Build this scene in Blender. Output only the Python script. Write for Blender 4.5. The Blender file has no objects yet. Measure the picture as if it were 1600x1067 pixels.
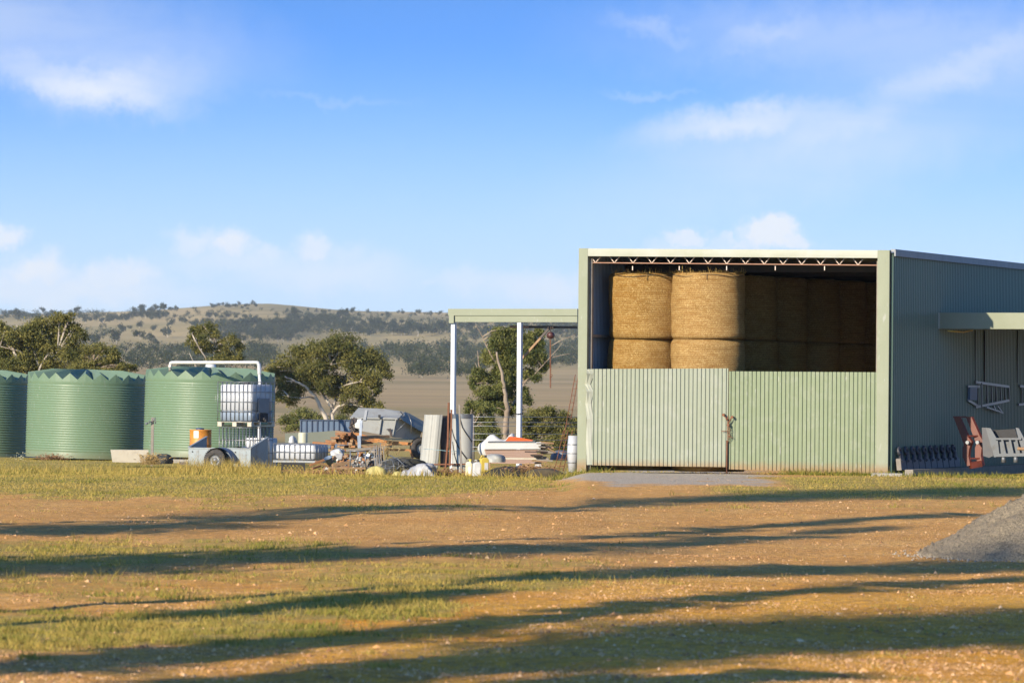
import bpy, bmesh, math, random
import numpy as np
from mathutils import Vector, Matrix, Quaternion

R = math.radians
rng = np.random.default_rng(11)
random.seed(7)
scene = bpy.context.scene
COL = scene.collection

# ---------------------------------------------------------------- camera
F = 7000.0          # focal length in pixels of the 1600 wide photograph
CH = 1.7            # eye height
ROLL = R(0.45)
cr, sr = math.cos(ROLL), math.sin(ROLL)
cam_d = bpy.data.cameras.new('camera')
cam = bpy.data.objects.new('camera', cam_d)
COL.objects.link(cam)
cam_d.sensor_width = 36.0
cam_d.lens = F / 1600 * 36.0
cam_d.shift_y = 66.5 / 1600
cam_d.clip_start = 0.5
cam_d.clip_end = 30000
cam.location = (0, 0, CH)
cam.rotation_euler = (Quaternion((0, 1, 0), -ROLL).to_matrix() @ Matrix.Rotation(R(90), 3, 'X')).to_euler()
scene.camera = cam
cam_d.dof.use_dof = True
cam_d.dof.focus_distance = 92
cam_d.dof.aperture_fstop = 7.0

# ---------------------------------------------------------------- sun and sky
SAZ, SEL = R(38), R(20.5)
S = Vector((-math.sin(SAZ) * math.cos(SEL), -math.cos(SAZ) * math.cos(SEL), math.sin(SEL)))
sd = bpy.data.lights.new('sun', 'SUN')
sd.energy = 5.0
sd.angle = R(0.53)
sd.color = (1.0, 0.86, 0.655)
so = bpy.data.objects.new('sun', sd)
COL.objects.link(so)
so.rotation_euler = (-S).to_track_quat('-Z', 'Y').to_euler()

world = bpy.data.worlds.new('World')
scene.world = world
world.use_nodes = True
SKY_STRENGTH = 0.11
scene.view_settings.view_transform = 'Standard'
scene.view_settings.look = 'None'
scene.view_settings.gamma = 1.0
scene.view_settings.exposure = 0.82

def sky_nodes():
    nt = world.node_tree
    nt.nodes.clear()
    N = nt.nodes.new
    L = nt.links.new
    out = N('ShaderNodeOutputWorld')
    bg = N('ShaderNodeBackground')
    L(bg.outputs[0], out.inputs[0])
    bg.inputs[1].default_value = SKY_STRENGTH
    tc = N('ShaderNodeTexCoord')
    sep = N('ShaderNodeSeparateXYZ')
    L(tc.outputs['Generated'], sep.inputs[0])

    def m(op, a, b=None, c=None, clamp=False):
        n = N('ShaderNodeMath')
        n.operation = op
        n.use_clamp = clamp
        for i, v in enumerate((a, b, c)):
            if v is None:
                continue
            if isinstance(v, (int, float)):
                n.inputs[i].default_value = v
            else:
                L(v, n.inputs[i])
        return n.outputs[0]
    X, Y, Z = sep.outputs
    # the air layers are compressed towards the horizon: steep change of blue in the first degrees
    fr = N('ShaderNodeMapRange'); fr.interpolation_type = 'SMOOTHSTEP'; L(Y, fr.inputs[0])
    fr.inputs[1].default_value = -0.1; fr.inputs[2].default_value = 0.75; fr.inputs[3].default_value = 1.0; fr.inputs[4].default_value = 5.5
    zz = m('ADD', m('MULTIPLY', m('MAXIMUM', Z, 0.0), fr.outputs[0]), 0.035)
    cb = N('ShaderNodeCombineXYZ')
    L(X, cb.inputs[0]); L(Y, cb.inputs[1]); L(zz, cb.inputs[2])
    nrm = N('ShaderNodeVectorMath'); nrm.operation = 'NORMALIZE'
    L(cb.outputs[0], nrm.inputs[0])
    sky = N('ShaderNodeTexSky')
    sky.sky_type = 'NISHITA'
    sky.sun_disc = False
    sky.sun_elevation = SEL
    sky.sun_rotation = math.pi + SAZ
    sky.air_density = 1.0
    sky.dust_density = 0.4
    sky.ozone_density = 2.5
    L(nrm.outputs[0], sky.inputs[0])
    # tangent coordinates of the viewing direction, in photo-like units (world based)
    ay = m('MAXIMUM', m('ABSOLUTE', Y), 0.02)
    u = m('DIVIDE', X, ay)
    v = m('DIVIDE', Z, ay)
    uv = N('ShaderNodeCombineXYZ')
    L(u, uv.inputs[0]); L(v, uv.inputs[1]); L(m('MULTIPLY', Y, 0.0), uv.inputs[2])

    def noise(scale, detail, rough, vec, stretch=(1, 1, 1), rot=0, off=(0, 0, 0), dist=0.0):
        mp = N('ShaderNodeMapping')
        mp.inputs['Scale'].default_value = stretch
        mp.inputs['Rotation'].default_value = (0, 0, rot)
        mp.inputs['Location'].default_value = off
        L(vec, mp.inputs[0])
        n = N('ShaderNodeTexNoise')
        n.inputs['Scale'].default_value = scale
        n.inputs['Detail'].default_value = detail
        n.inputs['Roughness'].default_value = rough
        n.inputs['Distortion'].default_value = dist
        L(mp.outputs[0], n.inputs['Vector'])
        return n
    # wobble
    w = noise(110, 6, 0.68, uv.outputs[0])
    wv = N('ShaderNodeVectorMath'); wv.operation = 'SUBTRACT'
    L(w.outputs['Color'], wv.inputs[0]); wv.inputs[1].default_value = (0.5, 0.5, 0.5)
    ws = N('ShaderNodeVectorMath'); ws.operation = 'SCALE'
    L(wv.outputs[0], ws.inputs[0]); ws.inputs['Scale'].default_value = 0.013
    wa = N('ShaderNodeVectorMath'); wa.operation = 'ADD'
    L(uv.outputs[0], wa.inputs[0]); L(ws.outputs[0], wa.inputs[1])
    p = wa.outputs[0]

    def blob(px, py, rx, ry, soft, gain, vec=None, rot=0.0):
        cx, cy = (px - 800) / F, (600 - py) / F + (px - 800) / F * sr
        mp = N('ShaderNodeMapping')
        mp.vector_type = 'TEXTURE'
        mp.inputs['Location'].default_value = (cx, cy, 0)
        mp.inputs['Rotation'].default_value = (0, 0, rot)
        mp.inputs['Scale'].default_value = (rx / F, ry / F, 1)
        L(vec or p, mp.inputs[0])
        ln = N('ShaderNodeVectorMath'); ln.operation = 'LENGTH'
        L(mp.outputs[0], ln.inputs[0])
        mr = N('ShaderNodeMapRange')
        mr.interpolation_type = 'SMOOTHSTEP'
        L(ln.outputs['Value'], mr.inputs[0])
        mr.inputs[1].default_value = 1.0 + soft
        mr.inputs[2].default_value = 1.0 - soft
        mr.inputs[3].default_value = 0.0
        mr.inputs[4].default_value = gain
        return mr.outputs[0]
    cum = None
    for b in ((8, 368, 24, 22, .55, .8), (55, 425, 46, 26, .7, .8), (20, 445, 60, 26, .6, .55), (175, 432, 72, 26, .5, .68),
              (120, 458, 150, 26, .8, .6), (300, 376, 30, 20, .7, .6), (357, 380, 32, 22, .6, .85), (415, 395, 24, 16, .6, .5),
              (492, 382, 34, 24, .5, .7), (545, 398, 30, 20, .7, .35), (1072, 374, 34, 15, .4, .7), (1155, 366, 14, 12, .6, .5),
              (1200, 366, 44, 24, .5, 1.0), (1230, 380, 30, 14, .5, .8), (1148, 384, 30, 10, .6, .6), (735, 435, 60, 18, .8, .4), (668, 440, 14, 8, .5, .3),
              (855, 450, 100, 26, .8, .55), (500, 425, 130, 26, .85, .45), (380, 410, 110, 20, .85, .45), (1110, 392, 120, 10, .8, .4)):
        o = blob(*b)
        cum = o if cum is None else m('MAXIMUM', cum, o)
    bill = noise(150, 7, 0.7, uv.outputs[0], stretch=(1, 1.25, 1))
    cumn = m('MULTIPLY', cum, m('MULTIPLY_ADD', bill.outputs[0], 0.9, 0.58))
    # high wisps
    cir = None
    for b in ((70, 118, 150, 24, .95, .42, None, R(-14)), (190, 140, 110, 36, .95, .42, None, R(4)), (60, 40, 260, 70, .95, .42, None, R(-8)),
              (1150, 190, 130, 20, .9, .48, None, R(9)), (1010, 45, 50, 12, .9, .22, None, R(-12)), (1010, 150, 55, 6, .9, .2, None, R(-3)),
              (1430, 140, 170, 24, .95, .32, None, R(24)), (1350, 210, 340, 70, .95, .36, None, R(14)), (1400, 60, 340, 60, .95, .36, None, R(0)),
              (520, 158, 90, 6, .9, .14, None, R(-4)), (1180, 60, 60, 14, .9, .16, None, R(20))):
        o = blob(*b)
        cir = o if cir is None else m('ADD', cir, o)
    st = noise(14, 6, 0.55, uv.outputs[0], stretch=(1, 4.5, 1), rot=R(-12), dist=0.6)
    cirn = m('MULTIPLY', cir, m('MULTIPLY_ADD', st.outputs[0], 1.5, 0.15))
    tot = m('ADD', cumn, cirn)
    tot = m('MINIMUM', tot, 0.93)
    # low veil whitening the first degree above the hills
    veil = N('ShaderNodeMapRange'); veil.interpolation_type = 'SMOOTHSTEP'
    L(v, veil.inputs[0])
    veil.inputs[1].default_value = 0.08
    veil.inputs[2].default_value = 0.008
    veil.inputs[3].default_value = 0.0
    veil.inputs[4].default_value = 0.88
    front = m('GREATER_THAN', Y, 0.05)
    tint = N('ShaderNodeMix'); tint.data_type = 'RGBA'; tint.blend_type = 'MULTIPLY'
    tint.inputs[0].default_value = 1.0
    L(sky.outputs[0], tint.inputs[6])
    tint.inputs[7].default_value = SKY_TINT
    mv = N('ShaderNodeMix'); mv.data_type = 'RGBA'
    L(veil.outputs[0], mv.inputs[0])
    L(tint.outputs[2], mv.inputs[6])
    mv.inputs[7].default_value = VEIL
    mc = N('ShaderNodeMix'); mc.data_type = 'RGBA'
    L(m('MULTIPLY', tot, front), mc.inputs[0])
    L(mv.outputs[2], mc.inputs[6])
    mc.inputs[7].default_value = CLOUD
    L(mc.outputs[2], bg.inputs[0])
SKY_TINT = (.50, .93, 1.42, 1)
VEIL = (3.3, 4.05, 4.75, 1)
CLOUD = (4.6, 4.8, 5.1, 1)
sky_nodes()

# ---------------------------------------------------------------- coordinates
def P(px, py, D):
    """the point seen at pixel (px, py) of the 1600 wide photograph, at distance D"""
    u = (px - 800) / F
    v = (600 - py) / F
    return Vector((D * (u * cr - v * sr), D, CH + D * (u * sr + v * cr)))

def pix(x, y, z):
    X = x / y; Z = (z - CH) / y
    u = X * cr + Z * sr
    v = -X * sr + Z * cr
    return 800 + u * F, 600 - v * F

_w = np.random.default_rng(5)
_K = [(_w.normal(size=2), _w.uniform(0, 6.28)) for _ in range(14)]
def wob(x, y, wl, seed=0):
    """smooth noise about -1..1"""
    s = 0
    for i in range(5):
        d, ph = _K[(i + seed) % 14]
        n = d / (np.hypot(*d) + 1e-6)
        f = 6.283 / wl * (0.7 + 0.23 * i)
        s = s + np.sin((x * n[0] + y * n[1]) * f + ph * (1 + seed))
    return s / 3.2

ZT_D = np.array([-200, 0, 60, 85, 100, 120, 140, 170, 230, 320, 450, 650, 900, 1100, 1350, 1700, 2100, 2600, 3200, 3800, 4100, 4500, 5200, 6000, 7000])
ZT_Z = np.array([0, 0, 0, 0.03, -0.25, -0.62, -0.8, -1.0, -1.2, -1.25, -1.1, -0.2, 1.5, 3.0, 5.6, 10.2, 18.5, 31, 48, 64, 62, 50, 45, 45, 45])
ZL_D = np.array([-200, 58, 72, 85, 100, 110, 118, 126, 135, 142, 155, 170, 230, 320, 450, 650, 900, 1100, 1350, 1700, 2100, 2600, 3200, 3800, 4100, 4500, 5200, 6000, 7000])
ZL_Z = np.array([0, 0, -.06, -.13, -.37, -.545, -.66, -.62, -.63, -.72, -.9, -1.0, -1.2, -1.25, -1.1, -0.2, 1.5, 3.0, 5.6, 10.2, 18.5, 31, 48, 64, 62, 50, 45, 45, 45])
CX = np.array([-4000, -200, 0, 230, 300, 350, 420, 480, 560, 700, 900, 1600, 5000])
CY = np.array([504, 500, 495, 488, 485, 483, 482.5, 486, 489.5, 493, 496, 499, 502])

def gz(x, y):
    x = np.asarray(x, float); y = np.asarray(y, float)
    z = np.interp(y, ZT_D, ZT_Z)
    px = 800 + x / np.maximum(y, 30) * F
    l = np.clip((925 - px) / 60, 0, 1); l = l * l * (3 - 2 * l)
    z = z * (1 - l) + np.interp(y, ZL_D, ZL_Z) * l
    k = (604 - np.interp(px, CX, CY)) / (604 - 489.0)
    t = np.clip((y - 1500) / 1800, 0, 1)
    z = z * (1 + (k - 1) * t * t * (3 - 2 * t))
    # folds of the hills
    a = np.clip((y - 900) / 1500, 0, 1) * np.clip((5200 - y) / 1400, 0, 1)
    z = z + a * (4.0 * wob(x, y * 0.8, 620, 1) + 1.6 * wob(x, y, 260, 3))
    # far wooded ridge
    rr = np.exp(-((y - 6000) / 500.0) ** 2)
    ry = np.interp(px, [-4000, -200, 230, 420, 900, 5000], [491, 491, 491, 497, 510, 510])
    z = np.maximum(z, z * (1 - rr) + rr * (CH + y * (600 - ry + (px - 800) * sr) / F))
    # the yard is uneven
    b = np.clip((y - 18) / 6, 0, 1) * np.clip((78 - y) / 10, 0, 1)
    z = z + b * (0.035 * wob(x, y * 0.6, 7.5, 2) + 0.012 * wob(x, y, 1.9, 4) + 0.005 * wob(x, y, 0.7, 6))
    c = np.clip((y - 78) / 8, 0, 1) * np.clip((700 - y) / 300, 0, 1)
    z = z + c * (0.010 * wob(x, y, 9, 5) + 0.18 * np.clip((y - 150) / 100, 0, 1) * wob(x, y, 90, 6))
    # rise of soft ground in the near left
    return z

def G(px, D):
    """the ground point at distance D seen in pixel column px"""
    x = (px - 800) / F * D
    for _ in range(3):
        z = float(gz(x, D))
        x += (px - pix(x, D, z)[0]) / F * D
    return Vector((x, D, float(gz(x, D))))

_DG = np.geomspace(20, 6600, 900)
_GC = {}
def ground_at(px, py, d0=20):
    """first ground point seen at this pixel"""
    k = round(px / 3)
    if k not in _GC:
        xs = (k * 3 - 800) / F * _DG
        for _ in range(2):
            z = gz(xs, _DG)
            xs = xs + (k * 3 - pix(xs, _DG, z)[0]) / F * _DG
        _GC[k] = pix(xs, _DG, gz(xs, _DG))[1]
    q = _GC[k]
    i = np.nonzero((q <= py) & (_DG >= d0))[0]
    return G(px, float(_DG[i[0]])) if len(i) else None

# ---------------------------------------------------------------- objects
def tag(o, label=None, cat=None, group=None, kind=None):
    if label: o['label'] = label
    if cat: o['category'] = cat
    if group: o['group'] = group
    if kind: o['kind'] = kind
    return o

def thing(name, label, cat, loc=(0, 0, 0), rz=0.0, group=None, rot=None):
    o = bpy.data.objects.new(name, None)
    o.empty_display_size = 0.2
    COL.objects.link(o)
    o.location = loc
    o.rotation_euler = rot or (0, 0, rz)
    return tag(o, label, cat, group)

def link(name, me, parent=None, loc=None, rot=None):
    o = bpy.data.objects.new(name, me)
    COL.objects.link(o)
    if parent: o.parent = parent
    if loc is not None: o.location = loc
    if rot is not None: o.rotation_euler = rot
    return o

def dup(root, loc, rz=None, label=None, rot=None):
    r = root.copy(); COL.objects.link(r); r.location = loc
    if rz is not None: r.rotation_euler = (0, 0, rz)
    if rot is not None: r.rotation_euler = rot
    if label: r['label'] = label
    for ch in list(root.children):
        c = ch.copy(); COL.objects.link(c); c.parent = r
        for g in ch.children:
            d = g.copy(); COL.objects.link(d); d.parent = c
    return r

class MB:
    def __init__(self):
        self.v = []; self.f = []; self.sm = []
    def add(self, vs, fs, smooth=False):
        n = len(self.v)
        self.v += [tuple(v) for v in vs]
        self.f += [tuple(i + n for i in f) for f in fs]
        self.sm += [smooth] * len(fs)
        return self
    def box(self, x0, x1, y0, y1, z0, z1, M=None):
        vs = [(x0, y0, z0), (x1, y0, z0), (x1, y1, z0), (x0, y1, z0), (x0, y0, z1), (x1, y0, z1), (x1, y1, z1), (x0, y1, z1)]
        if M is not None: vs = [M @ Vector(v) for v in vs]
        return self.add(vs, [(0, 3, 2, 1), (4, 5, 6, 7), (0, 1, 5, 4), (1, 2, 6, 5), (2, 3, 7, 6), (3, 0, 4, 7)])
    def bar(self, a, b, w, h=None, up=(0, 0, 1)):
        """square bar from a to b"""
        h = h or w
        a = Vector(a); b = Vector(b); d = (b - a)
        L = d.length; d.normalize()
        u = Vector(up)
        if abs(d.dot(u)) > 0.98: u = Vector((0, 1, 0))
        s = d.cross(u).normalized(); t = s.cross(d)
        vs = []
        for q in (a, b):
            for i, j in ((-1, -1), (1, -1), (1, 1), (-1, 1)):
                vs.append(q + s * (i * w / 2) + t * (j * h / 2))
        return self.add(vs, [(3, 2, 1, 0), (4, 5, 6, 7), (0, 1, 5, 4), (1, 2, 6, 5), (2, 3, 7, 6), (3, 0, 4, 7)])
    def tube(self, pts, r, n=8, cap=True):
        pts = [Vector(p) for p in pts]
        rs = r if isinstance(r, (list, tuple)) else [r] * len(pts)
        rings = []
        vs = []; fs = []
        up = Vector((0.13, 0.21, 0.97)).normalized()
        for i, p in enumerate(pts):
            d = (pts[min(i + 1, len(pts) - 1)] - pts[max(i - 1, 0)]).normalized()
            u = up if abs(d.dot(up)) < 0.95 else Vector((1, 0, 0))
            s = d.cross(u).normalized(); t = s.cross(d)
            for k in range(n):
                a = 6.28318 * k / n
                vs.append(p + (s * math.cos(a) + t * math.sin(a)) * rs[i])
        for i in range(len(pts) - 1):
            for k in range(n):
                k2 = (k + 1) % n
                fs.append((i * n + k, i * n + k2, (i + 1) * n + k2, (i + 1) * n + k))
        self.add(vs, fs, True)
        if cap:
            m = len(self.v) - len(vs)
            self.f.append(tuple(m + k for k in range(n))[::-1]); self.sm.append(False)
            self.f.append(tuple(m + (len(pts) - 1) * n + k for k in range(n))); self.sm.append(False)
        return self
    def lathe(self, prof, n=32, c=(0, 0, 0), smooth=True, a0=0, a1=6.28318, M=None):
        vs = []; fs = []
        full = abs(a1 - a0 - 6.28318) < 1e-3
        m = n if full else n + 1
        for (r, z) in prof:
            for k in range(m):
                a = a0 + (a1 - a0) * k / n
                q = Vector((c[0] + r * math.cos(a), c[1] + r * math.sin(a), c[2] + z))
                vs.append(M @ q if M is not None else q)
        for i in range(len(prof) - 1):
            for k in range(n):
                k2 = (k + 1) % m
                fs.append((i * m + k, i * m + k2, (i + 1) * m + k2, (i + 1) * m + k))
        return self.add(vs, fs, smooth)
    def prism(self, poly, y0, y1, M=None):
        """polygon in x,z pushed from y0 to y1"""
        n = len(poly)
        vs = [(x, y0, z) for x, z in poly] + [(x, y1, z) for x, z in poly]
        if M is not None: vs = [M @ Vector(v) for v in vs]
        fs = [tuple(range(n)), tuple(range(n, 2 * n))[::-1]] + [((i + 1) % n, i, i + n, (i + 1) % n + n) for i in range(n)]
        return self.add(vs, fs)
    def corr(self, o, ax, up, L, H, pitch, depth, nrm, flat=0.45, jit=0.0):
        """ribbed sheet: origin o, along ax for L, height H (number or function of t) along up"""
        o = Vector(o); ax = Vector(ax); up = Vector(up); nrm = Vector(nrm)
        n = max(1, int(round(L / pitch)))
        p = L / n
        pts = []
        for i in range(n):
            for f, d in ((0, 0), (flat * 0.5, 0), (flat * 0.5 + 0.12, 1), (flat * 0.5 + 0.12 + 0.22, 1), (flat * 0.5 + 0.46, 0)):
                pts.append(((i + f) * p, d * depth))
        pts.append((L, 0))
        vs = []
        for t, d in pts:
            h0, h1 = H(t) if callable(H) else (0, H)
            vs.append(o + ax * t + nrm * d + up * h0)
            vs.append(o + ax * t + nrm * d + up * h1)
        return self.add(vs, [(2 * i, 2 * i + 2, 2 * i + 3, 2 * i + 1) for i in range(len(pts) - 1)])
    def build(self, name, m, parent=None, loc=None, rot=None, bevel=0.0, solid=0.0):
        me = bpy.data.meshes.new(name)
        me.from_pydata(self.v, [], self.f)
        me.polygons.foreach_set('use_smooth', self.sm)
        me.materials.append(m)
        me.validate(); me.update()
        if bevel or solid:
            bm = bmesh.new(); bm.from_mesh(me)
            bmesh.ops.remove_doubles(bm, verts=bm.verts, dist=1e-5)
            if bevel:
                es = [e for e in bm.edges if len(e.link_faces) == 2 and e.calc_face_angle(0) > 0.6]
                bmesh.ops.bevel(bm, geom=es, offset=bevel, segments=2, profile=0.6, affect='EDGES')
            bm.to_mesh(me); bm.free()
        return link(name, me, parent, loc, rot)

def np_mesh(name, verts, faces_n, nper, mat, parent=None, cols=None, smooth=False):
    """fast mesh: verts (V,3), every face has nper consecutive vertices"""
    me = bpy.data.meshes.new(name)
    V = len(verts)
    me.vertices.add(V)
    me.vertices.foreach_set('co', np.asarray(verts, np.float32).ravel())
    me.loops.add(faces_n * nper)
    me.loops.foreach_set('vertex_index', np.arange(faces_n * nper, dtype=np.int32))
    me.polygons.add(faces_n)
    me.polygons.foreach_set('loop_start', np.arange(0, faces_n * nper, nper, dtype=np.int32))
    if cols is not None:
        at = me.color_attributes.new('tone', 'FLOAT_COLOR', 'POINT')
        c = np.ones((V, 4), np.float32); c[:, :3] = cols
        at.data.foreach_set('color', c.ravel())
    me.materials.append(mat)
    me.update(calc_edges=True)
    return link(name, me, parent)

# ---------------------------------------------------------------- materials
def new_mat(name):
    m = bpy.data.materials.new(name)
    m.use_nodes = True
    nt = m.node_tree
    b = nt.nodes['Principled BSDF']
    return m, nt, b

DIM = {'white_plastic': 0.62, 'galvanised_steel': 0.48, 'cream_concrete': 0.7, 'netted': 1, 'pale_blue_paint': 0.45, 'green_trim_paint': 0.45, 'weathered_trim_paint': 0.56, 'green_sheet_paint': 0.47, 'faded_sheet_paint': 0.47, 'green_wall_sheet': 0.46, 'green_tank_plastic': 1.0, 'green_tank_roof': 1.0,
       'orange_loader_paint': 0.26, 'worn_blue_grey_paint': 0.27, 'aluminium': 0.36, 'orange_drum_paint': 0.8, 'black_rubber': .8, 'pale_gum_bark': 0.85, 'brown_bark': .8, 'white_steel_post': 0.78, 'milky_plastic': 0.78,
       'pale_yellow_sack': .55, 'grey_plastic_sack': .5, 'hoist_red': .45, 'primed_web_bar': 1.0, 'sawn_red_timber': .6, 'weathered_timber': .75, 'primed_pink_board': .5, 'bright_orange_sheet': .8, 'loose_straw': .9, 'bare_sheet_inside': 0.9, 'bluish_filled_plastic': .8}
def mat(name, c, c2=None, rough=0.6, metal=0.0, scale=6.0, detail=4, bump=0.0, bscale=40.0, dirt=None, dscale=2.5, damt=0.5, spec=0.5, stretch=(1, 1, 1), contrast=1.0):
    c2 = c2 or tuple(v * 0.82 for v in c)
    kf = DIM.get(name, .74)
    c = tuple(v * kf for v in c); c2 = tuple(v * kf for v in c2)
    if dirt: dirt = tuple(v * kf for v in dirt)
    m, nt, b = new_mat(name)
    N = nt.nodes.new; L = nt.links.new
    tc = N('ShaderNodeTexCoord')
    mp = N('ShaderNodeMapping'); L(tc.outputs['Object'], mp.inputs[0]); mp.inputs['Scale'].default_value = stretch
    n = N('ShaderNodeTexNoise'); L(mp.outputs[0], n.inputs['Vector'])
    n.inputs['Scale'].default_value = scale; n.inputs['Detail'].default_value = detail
    n.inputs['Roughness'].default_value = 0.65
    r = N('ShaderNodeMapRange'); L(n.outputs[0], r.inputs[0])
    r.inputs[1].default_value = 0.5 - 0.22 / contrast; r.inputs[2].default_value = 0.5 + 0.22 / contrast
    mx = N('ShaderNodeMix'); mx.data_type = 'RGBA'
    L(r.outputs[0], mx.inputs[0])
    mx.inputs[6].default_value = (*c, 1)
    mx.inputs[7].default_value = (*c2, 1)
    colour = mx.outputs[2]
    if dirt:
        n2 = N('ShaderNodeTexNoise'); L(tc.outputs['Object'], n2.inputs['Vector'])
        n2.inputs['Scale'].default_value = dscale; n2.inputs['Detail'].default_value = 8; n2.inputs['Roughness'].default_value = 0.72
        r2 = N('ShaderNodeMapRange'); L(n2.outputs[0], r2.inputs[0])
        r2.inputs[1].default_value = 0.5; r2.inputs[2].default_value = 0.68; r2.inputs[4].default_value = damt
        m2 = N('ShaderNodeMix'); m2.data_type = 'RGBA'
        L(r2.outputs[0], m2.inputs[0]); L(colour, m2.inputs[6]); m2.inputs[7].default_value = (*dirt, 1)
        colour = m2.outputs[2]
    L(colour, b.inputs['Base Color'])
    b.inputs['Roughness'].default_value = rough
    b.inputs['Metallic'].default_value = metal
    b.inputs['Specular IOR Level'].default_value = spec
    if bump:
        n3 = N('ShaderNodeTexNoise'); L(mp.outputs[0], n3.inputs['Vector'])
        n3.inputs['Scale'].default_value = bscale; n3.inputs['Detail'].default_value = 5
        bp = N('ShaderNodeBump'); bp.inputs['Strength'].default_value = 1.0; bp.inputs['Distance'].default_value = bump
        L(n3.outputs[0], bp.inputs['Height']); L(bp.outputs[0], b.inputs['Normal'])
    return m

def leaf_mat(name, a, bcol, trans=0.25):
    m, nt, b = new_mat(name)
    N = nt.nodes.new; L = nt.links.new
    at = N('ShaderNodeVertexColor'); at.layer_name = 'tone'
    sp = N('ShaderNodeSeparateColor'); L(at.outputs[0], sp.inputs[0])
    mx = N('ShaderNodeMix'); mx.data_type = 'RGBA'
    L(sp.outputs[0], mx.inputs[0]); mx.inputs[6].default_value = (*a, 1); mx.inputs[7].default_value = (*bcol, 1)
    L(mx.outputs[2], b.inputs['Base Color'])
    b.inputs['Roughness'].default_value = 0.75
    b.inputs['Specular IOR Level'].default_value = 0.15
    tr = N('ShaderNodeBsdfTranslucent'); L(mx.outputs[2], tr.inputs[0])
    ms = N('ShaderNodeMixShader'); ms.inputs[0].default_value = trans
    out = nt.nodes['Material Output']
    L(b.outputs[0], ms.inputs[1]); L(tr.outputs[0], ms.inputs[2]); L(ms.outputs[0], out.inputs[0])
    return m

M = {}
M['green_trim'] = mat('green_trim_paint', (0.475, 0.515, 0.365), (0.43, 0.47, 0.33), rough=.58, scale=1.3, dirt=(0.52, 0.55, 0.42), dscale=2.2, damt=0.5, bump=0.006, bscale=1.6, spec=.22)
M['cream_trim'] = mat('weathered_trim_paint', (0.50, 0.52, 0.38), (0.62, 0.63, 0.55), rough=.58, scale=0.8, dirt=(0.68, 0.69, 0.63), dscale=0.9, damt=0.6, bump=0.01, bscale=1.2, spec=.22)
M['green_gate'] = mat('green_sheet_paint', (0.38, 0.455, 0.285), (0.34, 0.41, 0.25), rough=.58, scale=1.0, dirt=(0.52, 0.55, 0.44), dscale=3.5, damt=0.5, stretch=(1, 1, 0.3), spec=.22, bump=.012, bscale=1.7)
M['green_gate2'] = mat('faded_sheet_paint', (0.43, 0.48, 0.35), (0.475, 0.52, 0.41), rough=.58, scale=0.9, dirt=(0.58, 0.60, 0.52), dscale=3.0, damt=0.5, stretch=(1, 1, 0.3), spec=.22, bump=.012, bscale=1.7)
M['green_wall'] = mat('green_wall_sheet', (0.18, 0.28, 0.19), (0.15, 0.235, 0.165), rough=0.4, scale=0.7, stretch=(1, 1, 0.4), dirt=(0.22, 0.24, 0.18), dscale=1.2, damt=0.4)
M['zinc'] = mat('galvanised_steel', (0.42, 0.44, 0.46), (0.34, 0.36, 0.38), rough=0.38, metal=0.55, scale=9)
M['zinc_dark'] = mat('dull_zinc', (0.22, 0.24, 0.26), (0.16, 0.17, 0.19), rough=0.5, metal=0.4, scale=5)
M['post_white'] = mat('white_steel_post', (0.62, 0.65, 0.70), (0.55, 0.58, 0.62), rough=0.4, scale=3)
M['rust'] = mat('rusty_steel', (0.26, 0.10, 0.045), (0.15, 0.06, 0.03), rough=0.85, scale=14, bump=0.002)
M['red_oxide'] = mat('red_oxide_primer', (0.30, 0.13, 0.075), (0.38, 0.22, 0.14), rough=0.7, scale=8)
M['dark_steel'] = mat('dark_steel', (0.05, 0.045, 0.045), (0.09, 0.06, 0.05), rough=0.6, metal=0.2, scale=8)
M['black'] = mat('black_rubber', (0.018, 0.018, 0.02), (0.03, 0.03, 0.032), rough=0.75, scale=12)
M['tyre'] = mat('tyre_rubber', (0.035, 0.034, 0.036), (0.055, 0.05, 0.048), rough=0.85, scale=18, dirt=(0.14, 0.12, 0.1), dscale=9, damt=0.5)
M['concrete'] = mat('concrete', (0.42, 0.40, 0.36), (0.33, 0.31, 0.28), rough=0.9, scale=5, bump=0.004, dirt=(0.2, 0.17, 0.13), damt=0.5)
M['cream'] = mat('cream_concrete', (0.66, 0.60, 0.48), (0.58, 0.52, 0.41), rough=0.85, scale=5, dirt=(0.3, 0.24, 0.17), damt=0.4)
M['white'] = mat('white_plastic', (0.78, 0.78, 0.76), (0.68, 0.69, 0.69), rough=0.4, scale=3, dirt=(0.5, 0.48, 0.42), damt=0.3)
M['orange'] = mat('orange_drum_paint', (0.62, 0.26, 0.035), (0.50, 0.19, 0.03), rough=0.5, scale=5, dirt=(0.22, 0.1, 0.04), dscale=5, damt=0.6)
M['loader'] = mat('orange_loader_paint', (0.46, 0.085, 0.03), (0.36, 0.065, 0.025), rough=0.5, scale=6, dirt=(0.14, 0.05, 0.03), dscale=6, damt=0.5)
M['trailer'] = mat('pale_blue_paint', (0.47, 0.55, 0.58), (0.40, 0.48, 0.52), rough=0.5, scale=4, dirt=(0.28, 0.2, 0.14), dscale=6, damt=0.7)
M['timber'] = mat('weathered_timber', (0.40, 0.26, 0.14), (0.26, 0.15, 0.08), rough=0.85, scale=5, stretch=(1, 6, 6), bump=0.003)
M['timber_red'] = mat('sawn_red_timber', (0.50, 0.25, 0.10), (0.36, 0.15, 0.06), rough=0.85, scale=9)
M['timber_grey'] = mat('silvered_timber', (0.34, 0.30, 0.25), (0.22, 0.19, 0.16), rough=0.9, scale=7, bump=0.003)
M['pink'] = mat('primed_pink_board', (0.62, 0.43, 0.35), (0.55, 0.36, 0.28), rough=0.8, scale=3, stretch=(0.4, 1, 8))
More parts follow.
